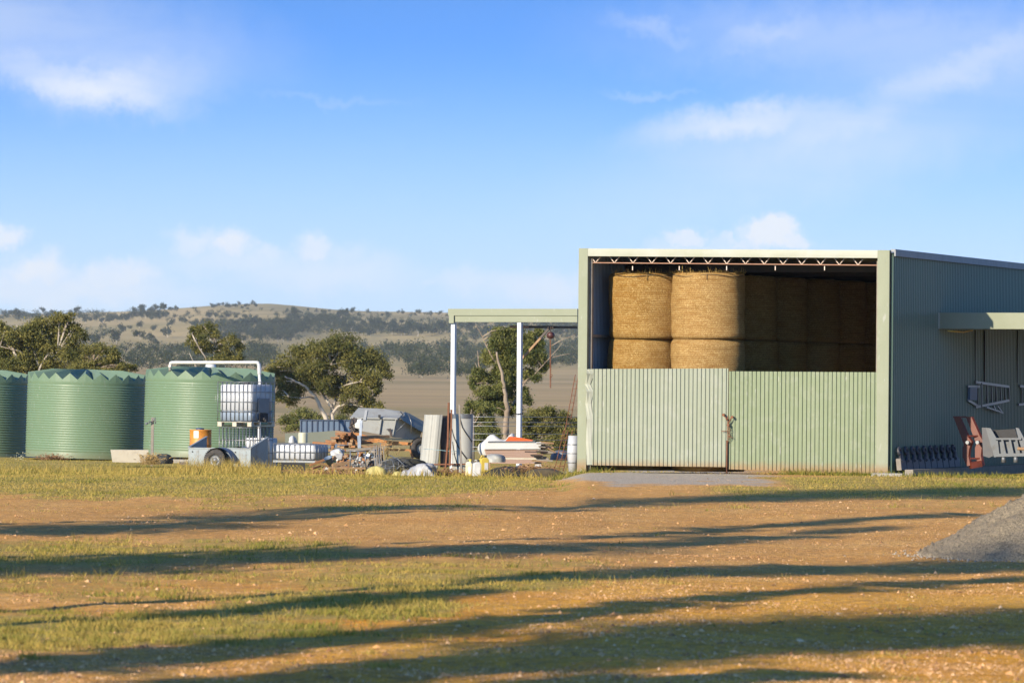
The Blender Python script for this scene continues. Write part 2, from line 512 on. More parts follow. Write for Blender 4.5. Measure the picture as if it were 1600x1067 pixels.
M['olive_board'] = mat('olive_grey_sheet', (0.17, 0.18, 0.13), (0.14, 0.15, 0.11), rough=0.7, scale=2)
M['blue_steel'] = mat('blue_grey_steel', (0.13, 0.19, 0.28), (0.10, 0.15, 0.23), rough=0.6, scale=3, dirt=(0.2, 0.16, 0.12), damt=0.3)
M['grey_paint'] = mat('grey_bin_paint', (0.36, 0.37, 0.35), (0.31, 0.32, 0.31), rough=0.65, scale=3, dirt=(0.2, 0.17, 0.13), dscale=5, damt=0.5)
M['machine_orange'] = mat('faded_orange_paint', (0.55, 0.24, 0.06), (0.42, 0.17, 0.05), rough=0.65, scale=7, dirt=(0.16, 0.07, 0.04), dscale=8, damt=0.6)
M['yellow'] = mat('yellow_plastic', (0.70, 0.52, 0.08), (0.60, 0.45, 0.08), rough=0.5, scale=5, dirt=(0.35, 0.25, 0.1), damt=0.3)
M['pale_yellow'] = mat('pale_yellow_sack', (0.68, 0.60, 0.22), (0.55, 0.46, 0.15), rough=0.7, scale=9, bump=0.01, bscale=14)
M['sack'] = mat('grey_plastic_sack', (0.48, 0.49, 0.52), (0.62, 0.63, 0.66), rough=0.5, scale=10, bump=0.012, bscale=13)
M['pipe_grey'] = mat('grey_pipe_sheet', (0.42, 0.42, 0.38), (0.37, 0.37, 0.34), rough=0.6, scale=3, dirt=(0.28, 0.26, 0.22), damt=0.4)
M['sheet_grey'] = mat('grey_green_metal_sheet', (0.27, 0.29, 0.26), (0.22, 0.24, 0.22), rough=0.4, scale=3, metal=0.3)
M['orange_sheet'] = mat('bright_orange_sheet', (0.85, 0.16, 0.02), (0.75, 0.14, 0.02), rough=0.5, scale=4)
M['label_white'] = mat('paper_label', (0.75, 0.73, 0.70), rough=0.6, scale=8)
M['blue_cap'] = mat('dark_blue_plastic', (0.06, 0.10, 0.20), rough=0.5)
M['loader_grey'] = mat('worn_blue_grey_paint', (0.26, 0.31, 0.38), (0.34, 0.37, 0.40), rough=0.55, scale=7, dirt=(0.1, 0.08, 0.07), dscale=7, damt=0.6)
M['alu'] = mat('aluminium', (0.50, 0.50, 0.50), (0.42, 0.42, 0.42), rough=0.4, metal=0.6)
M['bark'] = mat('pale_gum_bark', (0.55, 0.50, 0.42), (0.34, 0.27, 0.21), rough=0.85, scale=2.2, contrast=1.3, stretch=(1, 1, 0.4))
M['bark_brown'] = mat('brown_bark', (0.36, 0.29, 0.22), (0.24, 0.18, 0.13), rough=0.9, scale=3, stretch=(1, 1, 0.3))
M['leaf_olive'] = leaf_mat('olive_gum_leaves', (0.070, 0.080, 0.022), (0.215, 0.190, 0.055))
M['leaf_green'] = leaf_mat('green_gum_leaves', (0.062, 0.080, 0.022), (0.195, 0.190, 0.055))
M['leaf_far'] = leaf_mat('distant_gum_leaves', (0.018, 0.030, 0.014), (0.060, 0.068, 0.028))
M['grass'] = leaf_mat('grass_blades', (0.12, 0.15, 0.02), (0.42, 0.30, 0.08), 0.3)

def mud(m, z1=.32, col=(.22, .14, .07), amt=.85, zbase=.1):
    """splashed soil and rust along the foot of a sheet"""
    nt = m.node_tree; N = nt.nodes.new; L = nt.links.new
    b = nt.nodes['Principled BSDF']; src = b.inputs['Base Color'].links[0].from_socket
    tc = N('ShaderNodeTexCoord'); sp = N('ShaderNodeSeparateXYZ'); L(tc.outputs['Object'], sp.inputs[0])
    n = N('ShaderNodeTexNoise'); L(tc.outputs['Object'], n.inputs[0]); n.inputs['Scale'].default_value = 5; n.inputs['Detail'].default_value = 8; n.inputs['Roughness'].default_value = .75
    a = N('ShaderNodeMapRange'); L(sp.outputs[2], a.inputs[0]); a.inputs[1].default_value = z1; a.inputs[2].default_value = zbase
    c = N('ShaderNodeMath'); c.operation = 'ADD'; L(a.outputs[0], c.inputs[0]); L(n.outputs[0], c.inputs[1])
    d = N('ShaderNodeMapRange'); L(c.outputs[0], d.inputs[0]); d.inputs[1].default_value = .62; d.inputs[2].default_value = 1.35; d.inputs[4].default_value = amt
    n2 = N('ShaderNodeTexNoise'); mp = N('ShaderNodeMapping'); mp.inputs['Scale'].default_value = (1, 1, .22); L(tc.outputs['Object'], mp.inputs[0]); L(mp.outputs[0], n2.inputs[0]); n2.inputs['Scale'].default_value = 19; n2.inputs['Detail'].default_value = 3
    e = N('ShaderNodeMapRange'); L(n2.outputs[0], e.inputs[0]); e.inputs[1].default_value = .66; e.inputs[2].default_value = .74; e.inputs[4].default_value = .7
    x = N('ShaderNodeMix'); x.data_type = 'RGBA'; L(d.outputs[0], x.inputs[0]); L(src, x.inputs[6]); x.inputs[7].default_value = (*col, 1)
    y = N('ShaderNodeMix'); y.data_type = 'RGBA'; L(e.outputs[0], y.inputs[0]); L(x.outputs[2], y.inputs[6]); y.inputs[7].default_value = (.30, .31, .27, 1)
    L(y.outputs[2], b.inputs['Base Color'])
for k in ('green_gate', 'green_gate2', 'green_trim'): mud(M[k])
# ---------------------------------------------------------------- ground
def sstep(a, b, x):
    t = np.clip((x - a) / (b - a), 0, 1)
    return t * t * (3 - 2 * t)

GRASS = [  # places in the yard where grass grows: centre and radii as seen in the photograph, strength
    (300, 742, 900, 24, 1.0), (300, 762, 620, 17, .9), (1350, 757, 420, 14, .85), (850, 752, 260, 20, .95),
    (200, 726, 300, 14, 1), (1480, 745, 260, 12, .75),
    (1300, 772, 500, 7, .7), (480, 790, 330, 9, .55), (700, 800, 160, 5, .35),
    (120, 865, 330, 22, .75), (330, 858, 260, 16, .7), (60, 915, 200, 16, .55), (20, 990, 330, 34, .85), (300, 985, 260, 30, .85),
    (520, 945, 220, 26, .9), (690, 905, 260, 22, .8), (820, 885, 130, 14, .55), (420, 900, 330, 14, .5),
    (930, 908, 220, 12, .4), (1100, 900, 140, 9, .25), (640, 880, 200, 12, .6), (200, 930, 160, 14, .5), (1090, 795, 100, 4, .4), (1450, 790, 120, 4, .45),
    (-500, 980, 400, 60, .8), (-400, 800, 500, 40, .4)]
BARE = [(1030, 752, 190, 13, 1.0), (930, 770, 220, 7, .8), (300, 815, 1500, 15, .75)]

def masks(x, y, z):
    px, py = pix(x, y, z)
    wx = px + 40 * wob(x, y, 3.1, 1) + 18 * wob(x, y, 0.9, 2)
    wy = py + 4.5 * wob(x, y, 4.2, 3) + 3.5 * wob(x, y, 1.1, 4)
    g = np.zeros_like(px)
    for cx, cy, rx, ry, s in GRASS:
        d = np.hypot((wx - cx) / rx, (wy - cy) / ry)
        g = np.maximum(g, s * sstep(1.25, 0.62, d))
    for cx, cy, rx, ry, s in BARE:
        d = np.hypot((wx - cx) / rx, (wy - cy) / ry)
        g = g * (1 - s * sstep(1.2, 0.7, d))
    g = np.maximum(g, sstep(84, 90, y) * sstep(735, 715, py) )
    g = np.maximum(g, sstep(118, 140, y))
    ap = sstep(1.15, 0.75, np.hypot((wx - 1040) / 165, (wy - 746) / 13))
    orange = sstep(860, 960, wy) * sstep(0, 1100, wx + 300)
    return g, ap, orange

def build_ground():
    ds = [-60, -30, -10, 0, 8, 14, 18]
    d = 18.0
    while d < 150:
        d += max(0.16, 0.16 * (d / 40) ** 1.4)
        ds.append(d)
    while d < 7400:
        d *= 1.018
        ds.append(d)
    ds = np.array(ds)
    t = np.linspace(-1, 1, 361)
    t = np.sign(t) * (0.30 * np.abs(t) + 0.70 * np.abs(t) ** 4)
    half = 14 + np.maximum(ds, 0) * 0.42
    X = half[:, None] * t[None, :]
    Y = np.repeat(ds[:, None], len(t), 1)
    Z = gz(X, Y)
    nr, nc = X.shape
    co = np.stack([X, Y, Z], -1).reshape(-1, 3)
    idx = np.arange(nr * nc).reshape(nr, nc)
    q = np.stack([idx[:-1, :-1], idx[:-1, 1:], idx[1:, 1:], idx[1:, :-1]], -1).reshape(-1, 4)
    me = bpy.data.meshes.new('ground')
    me.vertices.add(len(co)); me.vertices.foreach_set('co', co.astype(np.float32).ravel())
    me.loops.add(q.size); me.loops.foreach_set('vertex_index', q.ravel().astype(np.int32))
    me.polygons.add(len(q)); me.polygons.foreach_set('loop_start', np.arange(0, q.size, 4, dtype=np.int32))
    me.polygons.foreach_set('use_smooth', np.ones(len(q), bool))
    g, ap, o = masks(X.ravel(), np.maximum(Y.ravel(), 5), Z.ravel())
    far = sstep(140, 260, Y.ravel())
    at = me.color_attributes.new('cover', 'FLOAT_COLOR', 'POINT')
    c = np.stack([g, ap, o, far], -1).astype(np.float32)
    at.data.foreach_set('color', c.ravel())
    me.update(calc_edges=True)
    m, nt, b = new_mat('yard_ground')
    N = nt.nodes.new; L = nt.links.new
    geo = N('ShaderNodeNewGeometry')
    pos = geo.outputs['Position']
    def noise(sc, det=5, rough=0.6, stretch=(1, 1, 1), dist=0):
        mp = N('ShaderNodeMapping'); L(pos, mp.inputs[0]); mp.inputs['Scale'].default_value = stretch
        n = N('ShaderNodeTexNoise'); L(mp.outputs[0], n.inputs['Vector'])
        n.inputs['Scale'].default_value = sc; n.inputs['Detail'].default_value = det; n.inputs['Roughness'].default_value = rough
        n.inputs['Distortion'].default_value = dist
        return n.outputs[0]
    def rng_(v, a, b_, c0=0, c1=1):
        r = N('ShaderNodeMapRange'); L(v, r.inputs[0]); r.inputs[1].default_value = a; r.inputs[2].default_value = b_
        r.inputs[3].default_value = c0; r.inputs[4].default_value = c1
        return r.outputs[0]
    def mix(f, a, b_, mode='MIX'):
        x = N('ShaderNodeMix'); x.data_type = 'RGBA'; x.blend_type = mode
        if isinstance(f, float): x.inputs[0].default_value = f
        else: L(f, x.inputs[0])
        for i, v in ((6, a), (7, b_)):
            if isinstance(v, tuple): x.inputs[i].default_value = (*v, 1)
            else: L(v, x.inputs[i])
        return x.outputs[2]
    att = N('ShaderNodeVertexColor'); att.layer_name = 'cover'
    sp = N('ShaderNodeSeparateColor'); L(att.outputs[0], sp.inputs[0])
    gA, aA, oA = sp.outputs
    fA = att.outputs['Alpha']
    # gravelly soil
    n1 = noise(0.55, 6, 0.6); n2 = noise(7, 6, 0.75); n3 = noise(38, 4, 0.75)
    soilA = mix(rng_(n1, .35, .65), (0.66, 0.325, 0.075), (0.76, 0.43, 0.125))
    soilB = mix(rng_(n1, .35, .65), (0.76, 0.335, 0.022), (0.85, 0.455, 0.05))
    soil = mix(oA, soilA, soilB)
    soil = mix(rng_(n2, .40, .66, 0, .75), soil, (0.22, 0.11, 0.055))
    soil = mix(rng_(n3, .54, .68, 0, .6), soil, (0.17, 0.09, 0.05))
    soil = mix(rng_(noise(52, 3, .7), .58, .68, 0, .75), soil, (0.62, 0.47, 0.34))
    vo = N('ShaderNodeTexVoronoi'); vo.inputs['Scale'].default_value = 26; L(pos, vo.inputs['Vector'])
    vr = N('ShaderNodeSeparateColor'); L(vo.outputs['Color'], vr.inputs[0])
    peb = N('ShaderNodeMath'); peb.operation = 'MULTIPLY'
    L(rng_(vo.outputs['Distance'], .28, .16), peb.inputs[0]); L(rng_(vr.outputs[0], .80, .86), peb.inputs[1])
    soil = mix(peb.outputs[0], soil, mix(vr.outputs[1], (0.34, 0.24, 0.18), (0.80, 0.70, 0.58)))
    # turf between the blades
    n4 = noise(0.8, 6, 0.65); n5 = noise(9, 6, 0.7)
    turf = mix(rng_(n4, .38, .62), (0.33, 0.27, 0.05), (0.50, 0.35, 0.10))
    turf = mix(rng_(n5, .42, .64, 0, .75), turf, (0.15, 0.13, 0.045))
    turf = mix(rng_(noise(45, 3, .7), .52, .66, 0, .6), turf, (0.50, 0.40, 0.18))
    apr = mix(rng_(noise(30, 5, .8), .38, .62), (0.26, 0.22, 0.17), (0.58, 0.50, 0.39))
    # dry pasture of the valley and hills
    ps = mix(rng_(noise(0.0045, 6, .6), .36, .64), (0.34, 0.235, 0.105), (0.45, 0.33, 0.165))
    ps = mix(rng_(noise(0.03, 6, .65, (0.35, 1.6, 1)), .42, .66, 0, .65), ps, (0.25, 0.185, 0.115))
    ps = mix(rng_(noise(0.004, 5, .6), .48, .62, 0, .7), ps, (0.20, 0.185, 0.085))
    spy = N('ShaderNodeSeparateXYZ'); L(pos, spy.inputs[0])
    ps = mix(rng_(spy.outputs[1], 1100, 1900, 0, .8), ps, mix(rng_(noise(0.006, 6, .65, (1, .7, 1)), .42, .6), (0.22, 0.185, 0.07), (0.42, 0.315, 0.135)))
    ps = mix(rng_(noise(0.25, 5, .7), .54, .70, 0, .45), ps, (0.20, 0.16, 0.10))
    gfac = N('ShaderNodeMath'); gfac.operation = 'ADD'; gfac.use_clamp = True
    L(gA, gfac.inputs[0])
    sub = rng_(noise(3.3, 6, .75), .3, .7, -.38, .30)
    L(sub, gfac.inputs[1])
    gf = rng_(gfac.outputs[0], .30, .85)
    col = mix(gf, soil, turf)
    col = mix(aA, col, apr)
    col = mix(fA, col, ps)
    L(col, b.inputs['Base Color'])
    b.inputs['Roughness'].default_value = 0.95
    b.inputs['Specular IOR Level'].default_value = 0.1
    h = N('ShaderNodeMath'); h.operation = 'MULTIPLY_ADD'
    L(n2, h.inputs[0]); h.inputs[1].default_value = 1.0
    h2 = N('ShaderNodeMath'); h2.operation = 'MULTIPLY'
    L(n3, h2.inputs[0]); h2.inputs[1].default_value = 0.45
    L(h2.outputs[0], h.inputs[2])
    bp = N('ShaderNodeBump'); bp.inputs['Distance'].default_value = 0.05
    L(rng_(fA, 0, .5, 1, 0), bp.inputs['Strength'])
    L(h.outputs[0], bp.inputs['Height']); L(bp.outputs[0], b.inputs['Normal'])
    me.materials.append(m)
    o_ = link('ground', me)
    tag(o_, 'orange gravel yard with worn grass running on to dry paddocks and low hills', kind='structure')
build_ground()

def blades(name, label, n_try, dmin, dmax, hmin, hmax, per, accept, group=None, tone=None, wide=0.012, spreadx=1.35):
    r = rng
    u = 1 / r.uniform(1 / dmax, 1 / dmin, n_try)
    x = r.uniform(-1, 1, n_try) * 0.1143 * spreadx * u
    z = gz(x, u)
    pr = accept(x, u, z)
    k = r.uniform(0, 1, n_try) < pr
    x, y, z = x[k], u[k], z[k]
    n = len(x)
    x = np.repeat(x, per); y = np.repeat(y, per); z = np.repeat(z, per)
    sp = 0.05 * (y / 60) + 0.015
    x = x + r.normal(0, 1, n * per) * sp; y = y + r.normal(0, 1, n * per) * sp * 1.5
    patch = wob(x, y, 2.3, 7) * .5 + wob(x, y, .8, 8) * .3 + wob(x, y, 11, 9) * .5
    h = r.uniform(hmin, hmax, n * per) * (1 + 0.35 * np.clip(patch, -1, 1))
    a = r.uniform(0, 6.283, n * per)
    w = wide * (0.6 + y / 90) * r.uniform(.6, 1.4, n * per)
    lean = r.normal(0, .55, (n * per, 2)) * h[:, None]
    b0 = np.stack([x - np.cos(a) * w / 2, y - np.sin(a) * w / 2, z - .006], -1)
    b1 = np.stack([x + np.cos(a) * w / 2, y + np.sin(a) * w / 2, z - .006], -1)
    tp = np.stack([x + lean[:, 0], y + lean[:, 1], z + h], -1)
    v = np.stack([b0, b1, tp], 1).reshape(-1, 3)
    if tone is None:
        tn = np.clip(.72 - patch * .55 + r.normal(0, .2, n * per), 0, 1)
    else:
        tn = np.clip(tone + r.normal(0, .25, n * per), 0, 1)
    cols = np.repeat(np.stack([tn] * 3, -1), 3, 0)
    o = np_mesh(name, v, n * per, 3, M['grass'], cols=cols)
    tag(o, label, 'grass', kind='stuff')
    return o

def acc_yard(x, y, z):
    g, ap, o = masks(x, y, z)
    nb = sstep(70, 45, y)
    q = g + (.25 + .3 * nb) * wob(x, y, 1.3, 10) + (.18 + .2 * nb) * wob(x, y, .35, 3) - .12 * nb
    return sstep(.38 + .06 * nb, 1.0 + .2 * nb, q) * (1 - ap * .9) * (y < 132)
blades('grass', 'short yellow green grass over the yard', 170000, 23, 132, .010, .042, 5, acc_yard)

def acc_rough(x, y, z):
    px, py = pix(x, y, z)
    q = sstep(.0, .6, wob(x, y, 1.9, 12) * .7 + .3)
    e = sstep(900, 860, px) * (y > 92) * (y < 122) * sstep(92, 97, y + 3 * wob(x, y, 5, 2)) * sstep(122, 114, y)
    t = np.exp(-((px - 350) / 70.) ** 2) * np.exp(-((y - 113.5) / 2.2) ** 2) * 1.3
    t2 = np.exp(-((px - 420) / 30.) ** 2) * np.exp(-((y - 112) / 2.2) ** 2)
    return np.clip(e * q * .10 + t + t2 * .7, 0, 1)
def acc_trailer(x, y, z):
    px, py = pix(x, y, z)
    t = np.exp(-((px - 352) / 42.) ** 2) * np.exp(-((y - 113.8) / 1.6) ** 2)
    t2 = np.exp(-((px - 425) / 40.) ** 2) * np.exp(-((y - 113) / 2.0) ** 2) * .35
    t3 = np.exp(-((px - 300) / 18.) ** 2) * np.exp(-((y - 114.5) / 1.5) ** 2) * .6
    return np.clip((t + t2 + t3) * sstep(-.2, .5, wob(x, y, .5, 3)), 0, 1)
blades('tall_dry_grass', 'tall straw grass standing up in front of the trailer wheel', 60000, 108, 118, .16, .46, 4, acc_trailer, tone=.9, wide=.008)
def acc_tuss(x, y, z):
    g, ap, o = masks(x, y, z)
    return sstep(.15, .5, g) * sstep(.45, .85, wob(x, y, .9, 13)) * .5 * (y < 84)
blades('coarse_grass', 'coarser tussocks and dry stalks standing out of the yard grass', 60000, 24, 84, .03, .11, 4, acc_tuss, tone=.6, wide=.008)
blades('long_dry_grass', 'long dry straw coloured grass around the trailer and scrap', 60000, 91, 123, .05, .22, 4, acc_rough, tone=.85, wide=.011)

def acc_wall(x, y, z):
    # tufts at the foot of gates and timber
    a = (x - 1.27) * .937 - (y - 86.16) * .349
    b = (x - 1.27) * .349 + (y - 86.16) * .937
    k1 = np.exp(-((b + .12) / .14) ** 2) * ((a > 4.1) & (a < 6.4)) * .9
    k2 = np.exp(-((a - 6.55) / .16) ** 2) * ((b > 0) & (b < 6)) * .0
    k3 = np.exp(-((b + .3) / .2) ** 2) * ((a > 6.4) & (a < 12)) * .35
    k4 = np.exp(-((b + .15) / .18) ** 2) * ((a > -.6) & (a < .7)) * .5
    return np.clip(k1 + k2 + k3 + k4, 0, 1)
blades('grass_tufts', 'green grass tufts growing along the foot of the shed front', 160000, 80, 95, .05, .15, 4, acc_wall, tone=.3, wide=.009)

def spilled():
    c = G(1662, 45.6); n = 900
    a = rng.uniform(0, 6.28, n); q = 1.36 + rng.exponential(.12, n)
    x = c.x + q * np.cos(a); y = c.y + q * np.sin(a); z = gz(x, y); s = rng.uniform(.006, .022, n)
    ov = np.array([(1, 0, 0), (0, 1, 0), (0, 0, 1), (0, 1, 0), (-1, 0, 0), (0, 0, 1), (-1, 0, 0), (0, -1, 0), (0, 0, 1), (0, -1, 0), (1, 0, 0), (0, 0, 1)], float)
    v = (ov[None] * s[:, None, None] * rng.uniform(.6, 1.3, (n, 1, 3)) + np.stack([x, y, z], -1)[:, None, :]).reshape(-1, 3)
    o = np_mesh('spilled_gravel', v, n * 4, 3, mat('spilled_grey_stone', (.42, .36, .27), (.2, .17, .13), scale=30))
    tag(o, 'grey stones spilled round the foot of the gravel heap', 'stones', kind='stuff')
spilled()
def stones():
    n = 170000
    u = 1 / rng.uniform(1 / 82, 1 / 23, n)
    x = rng.uniform(-1, 1, n) * .1143 * 1.35 * u
    z = gz(x, u)
    g, ap, o = masks(x, u, z)
    k = rng.uniform(0, 1, n) < (1 - .93 * sstep(.3, .6, g)) * (.25 + .75 * sstep(-.3, .5, wob(x, u, 3, 5)))
    x, y, z = x[k], u[k], z[k]
    n = len(x)
    s = .0045 + rng.pareto(3.0, n) * .0045
    s = np.minimum(s, .028)
    ov = np.array([(1, 0, 0), (-1, 0, 0), (0, 1, 0), (0, -1, 0), (0, 0, 1), (0, 0, -1)], float)
    f = [(0, 2, 4), (2, 1, 4), (1, 3, 4), (3, 0, 4), (2, 0, 5), (1, 2, 5), (3, 1, 5), (0, 3, 5)]
    tri = ov[np.array(f[:4])].reshape(-1, 3)
    sc = rng.uniform(.6, 1.4, (n, 1, 3)) * s[:, None, None]
    sc[:, :, 2] *= .7
    a = rng.uniform(0, 6.28, n); ca, sa = np.cos(a)[:, None], np.sin(a)[:, None]
    v = tri[None] * sc
    vx = v[..., 0] * ca - v[..., 1] * sa + x[:, None]
    vy = v[..., 0] * sa + v[..., 1] * ca + y[:, None]
    vz = v[..., 2] + v[..., 0] * .15 + z[:, None]
    v = np.stack([vx, vy, vz], -1).reshape(-1, 3)
    t = np.repeat(np.clip(rng.normal(.42, .27, n) - (s > .016) * .12, 0, 1), 12)
    m, nt, b = new_mat('pale_stone')
    at = nt.nodes.new('ShaderNodeVertexColor'); at.layer_name = 'tone'
    r = nt.nodes.new('ShaderNodeValToRGB')
    r.color_ramp.elements[0].color = (.20, .095, .035, 1); e_ = r.color_ramp.elements.new(.5); e_.color = (.52, .28, .11, 1)
    r.color_ramp.elements[-1].color = (.70, .47, .27, 1)
    nt.links.new(at.outputs[0], r.inputs[0]); nt.links.new(r.outputs[0], b.inputs['Base Color'])
    b.inputs['Roughness'].default_value = .85
    o = np_mesh('loose_stones', v, n * 4, 3, m, cols=np.repeat(t[:, None], 3, 1))
    tag(o, 'small loose stones strewn over the orange gravel', 'stones', kind='stuff')
stones()

# ---------------------------------------------------------------- foliage
def leaves(centres, radii, counts, size, droop=.5, sub=7, subr=.34, seed=1, flat=1.0):
    """leaf sized quads in clumps; returns verts (n*4,3), tone (n*4)"""
    r = np.random.default_rng(seed)
    V = []; T = []
    for c, rad, n in zip(centres, radii, counts):
        c = np.array(c, float); rad = np.array(rad, float)
        d = r.normal(size=(sub, 3)); d /= np.linalg.norm(d, axis=1)[:, None]
        sc = c + d * rad * (r.uniform(.35, .95, (sub, 1)))
        tn = r.uniform(0.1, .9, sub)
        k = r.integers(0, sub, n)
        p = r.normal(size=(n, 3)) * subr * .62
        p = sc[k] + p * rad
        a = r.normal(size=(n, 3)); a[:, 2] -= droop * 1.6
        a /= np.linalg.norm(a, axis=1)[:, None]
        b = np.cross(a, r.normal(size=(n, 3))); b /= np.linalg.norm(b, axis=1)[:, None] + 1e-9
        L = size * r.uniform(.6, 1.5, (n, 1)); W = L * .42
        q = np.stack([p - a * L / 2, p + b * W / 2, p + a * L / 2, p - b * W / 2], 1)
        V.append(q.reshape(-1, 3))
        T.append(np.repeat(np.clip(tn[k] + r.normal(0, .22, n), 0, 1), 4))
    return np.concatenate(V), np.concatenate(T)

def gum(name, label, cat, base, stems, clumps, dens, leaf, lm, bark, depth=.8, group=None, seed=1, twigs=True, sub=9, subr=.42):
    """stems: list of (pixel polyline, radius px start, radius px end); clumps: (px,py,rx,ry)"""
    D = base.y
    s = F / D
    rr = random.Random(seed)
    root = thing(name, label, cat, base, group=group)
    root_inv = Vector(base)
    mb = MB()
    pts_all = []
    for k, (pl, r0, r1) in enumerate(stems):
        off = rr.uniform(-1, 1) * .8
        pts = []
        for i, (px, py) in enumerate(pl):
            q = P(px, py, D + off * i * .35)
            pts.append(q - root_inv)
        # resample with kinks
        out = []; rad = []
        nseg = len(pts) - 1
        for i in range(nseg):
            for j in range(4):
                t = j / 4
                w = .05 * (r0 / s) * 6
                out.append(pts[i].lerp(pts[i + 1], t) + Vector((rr.uniform(-w, w), rr.uniform(-w, w), rr.uniform(-w, w))) * (0 if j == 0 else .6))
        out.append(pts[-1])
        m = len(out)
        rad = [(r0 + (r1 - r0) * (i / (m - 1))) / s for i in range(m)]
        mb.tube(out, rad, 7)
        pts_all += out
    cs = []; rads = []; cnt = []
    for (px, py, rx, ry) in clumps:
        dy = rr.uniform(-1, 1) * depth * max(rx, ry) / s * 1.3
        c = P(px, py, D + dy) - root_inv
        cs.append(tuple(c)); rads.append((rx * 1.1 / s, max(rx, ry) * 1.1 / s, ry * 1.15 / s))
        cnt.append(int(dens * 1.75 * rx * ry))
        if twigs and pts_all:
            for _ in range(2):
                e = c + Vector((rr.uniform(-.6, .6) * rx / s, rr.uniform(-.6, .6) * rx / s, rr.uniform(-.3, .7) * ry / s))
                near = min(pts_all, key=lambda p: (p - e).length + max(0, p.z - e.z) * 2)
                mid = near.lerp(e, .5) + Vector((rr.uniform(-.1, .1), 0, rr.uniform(0, .15))) * (e - near).length
                mb.tube([near, mid, e], [1.1 / s, .8 / s, .35 / s], 5)
    if mb.v:
        mb.build('trunk', bark, root)
    v, t = leaves(cs, rads, [int(q * 1.9) for q in cnt], leaf * .7, seed=seed, sub=sub, subr=subr)
    np_mesh('crown', v, len(v) // 4, 4, lm, root, cols=np.repeat(t[:, None], 3, 1))
    return root

# big white trunked gum behind the scrap
g = Vector(P(512, 672, 230)); 
BG = [(445, 568, 20, 14), (470, 556, 22, 15), (500, 548, 24, 16), (530, 543, 26, 17), (556, 550, 20, 16), (580, 560, 20, 14), (597, 572, 14, 12),
      (430, 580, 14, 12), (455, 588, 22, 14), (485, 578, 24, 16), (515, 572, 24, 16), (545, 570, 24, 16), (575, 582, 22, 15), (600, 584, 10, 9),
      (440, 604, 14, 12), (470, 604, 18, 12), (500, 598, 22, 14), (530, 600, 22, 14), (558, 600, 20, 13), (582, 600, 15, 10), (590, 612, 7, 7),
      (452, 622, 20, 9), (545, 618, 16, 12), (570, 615, 14, 12), (575, 630, 14, 10), (548, 636, 18, 9), (438, 618, 9, 10), (520, 616, 12, 8), (592, 634, 8, 6)]
gum('gum_tree', 'wide spreading gum tree with forked white trunk behind the scrap heap', 'tree', g,
    [([(513, 676), (508, 650), (500, 636), (494, 622), (480, 606), (462, 596), (445, 588)], 4.2, 1.0),
     ([(519, 676), (519, 655), (519, 637), (526, 622), (530, 606), (538, 590), (548, 572)], 4.2, .9),
     ([(519, 637), (508, 622), (500, 606), (494, 590), (488, 572)], 2.6, .7),
     ([(520, 645), (528, 635), (540, 631), (556, 633), (572, 636)], 2.4, .8),
     ([(496, 624), (484, 620), (470, 622), (452, 620)], 1.6, .6),
     ([(480, 606), (470, 592), (462, 578)], 1.5, .5), ([(530, 606), (545, 600), (562, 596)], 1.5, .5),
     ([(500, 606), (512, 590), (516, 570)], 1.3, .5), ([(519, 640), (524, 626), (516, 612)], 1.6, .6)],
    BG, 2.6, .16, M['leaf_olive'], M['bark'], seed=3)
gum('paddock_bush', 'low dense green bush below the left side of the forked gum', 'bush', Vector(P(470, 672, 240)),
    [([(475, 676), (470, 655)], 1.5, .6)],
    [(448, 655, 14, 9), (470, 650, 20, 10), (490, 655, 20, 12), (460, 664, 18, 9), (505, 662, 14, 11), (485, 668, 18, 8), (540, 655, 16, 11), (560, 650, 12, 9), (535, 668, 16, 8)],
    2.4, .15, M['leaf_green'], M['bark_brown'], seed=5)
# tree behind the open frame
gum('gum_tree', 'tall ragged gum with bare grey upper branches seen through the open frame', 'tree', Vector(P(787, 705, 190)),
    [([(786, 716), (789, 690), (791, 660), (793, 640), (790, 620), (788, 600), (782, 575), (776, 550)], 6.0, 1.5),
     ([(792, 650), (800, 635), (812, 610), (826, 590)], 2.6, .8), ([(790, 620), (772, 606), (757, 596), (748, 570), (746, 548)], 2.2, .5),
     ([(782, 575), (770, 560), (760, 540), (752, 522), (743, 508)], 1.8, .4), ([(786, 590), (792, 560), (800, 545), (815, 534), (835, 525)], 1.8, .4),
     ([(812, 545), (822, 536), (826, 522)], 1.1, .3), ([(757, 596), (748, 580), (742, 566)], 1.0, .3), ([(815, 600), (835, 585), (858, 560), (880, 535)], 1.3, .3),
     ([(858, 560), (872, 556), (893, 552)], .8, .3), ([(862, 540), (880, 530), (900, 522)], .8, .25)],
    [(782, 520, 14, 9), (805, 516, 16, 8), (770, 535, 14, 10), (795, 535, 16, 12), (825, 528, 14, 10), (838, 540, 12, 10), (765, 560, 12, 12), (785, 560, 16, 12),
     (812, 555, 18, 12), (838, 560, 14, 12), (850, 575, 8, 8), (750, 585, 14, 10), (775, 590, 18, 12), (805, 585, 16, 12), (830, 588, 14, 10), (742, 600, 8, 7),
     (765, 612, 18, 10), (790, 615, 16, 10), (815, 612, 12, 10), (758, 632, 14, 9), (778, 638, 14, 9), (806, 640, 10, 8), (846, 568, 8, 6), (843, 520, 9, 6), (790, 602, 15, 11), (784, 575, 15, 11), (798, 566, 13, 10), (796, 640, 14, 10), (775, 622, 14, 9), (820, 625, 12, 9)],
    4.2, .13, M['leaf_green'], M['bark_brown'], seed=8)
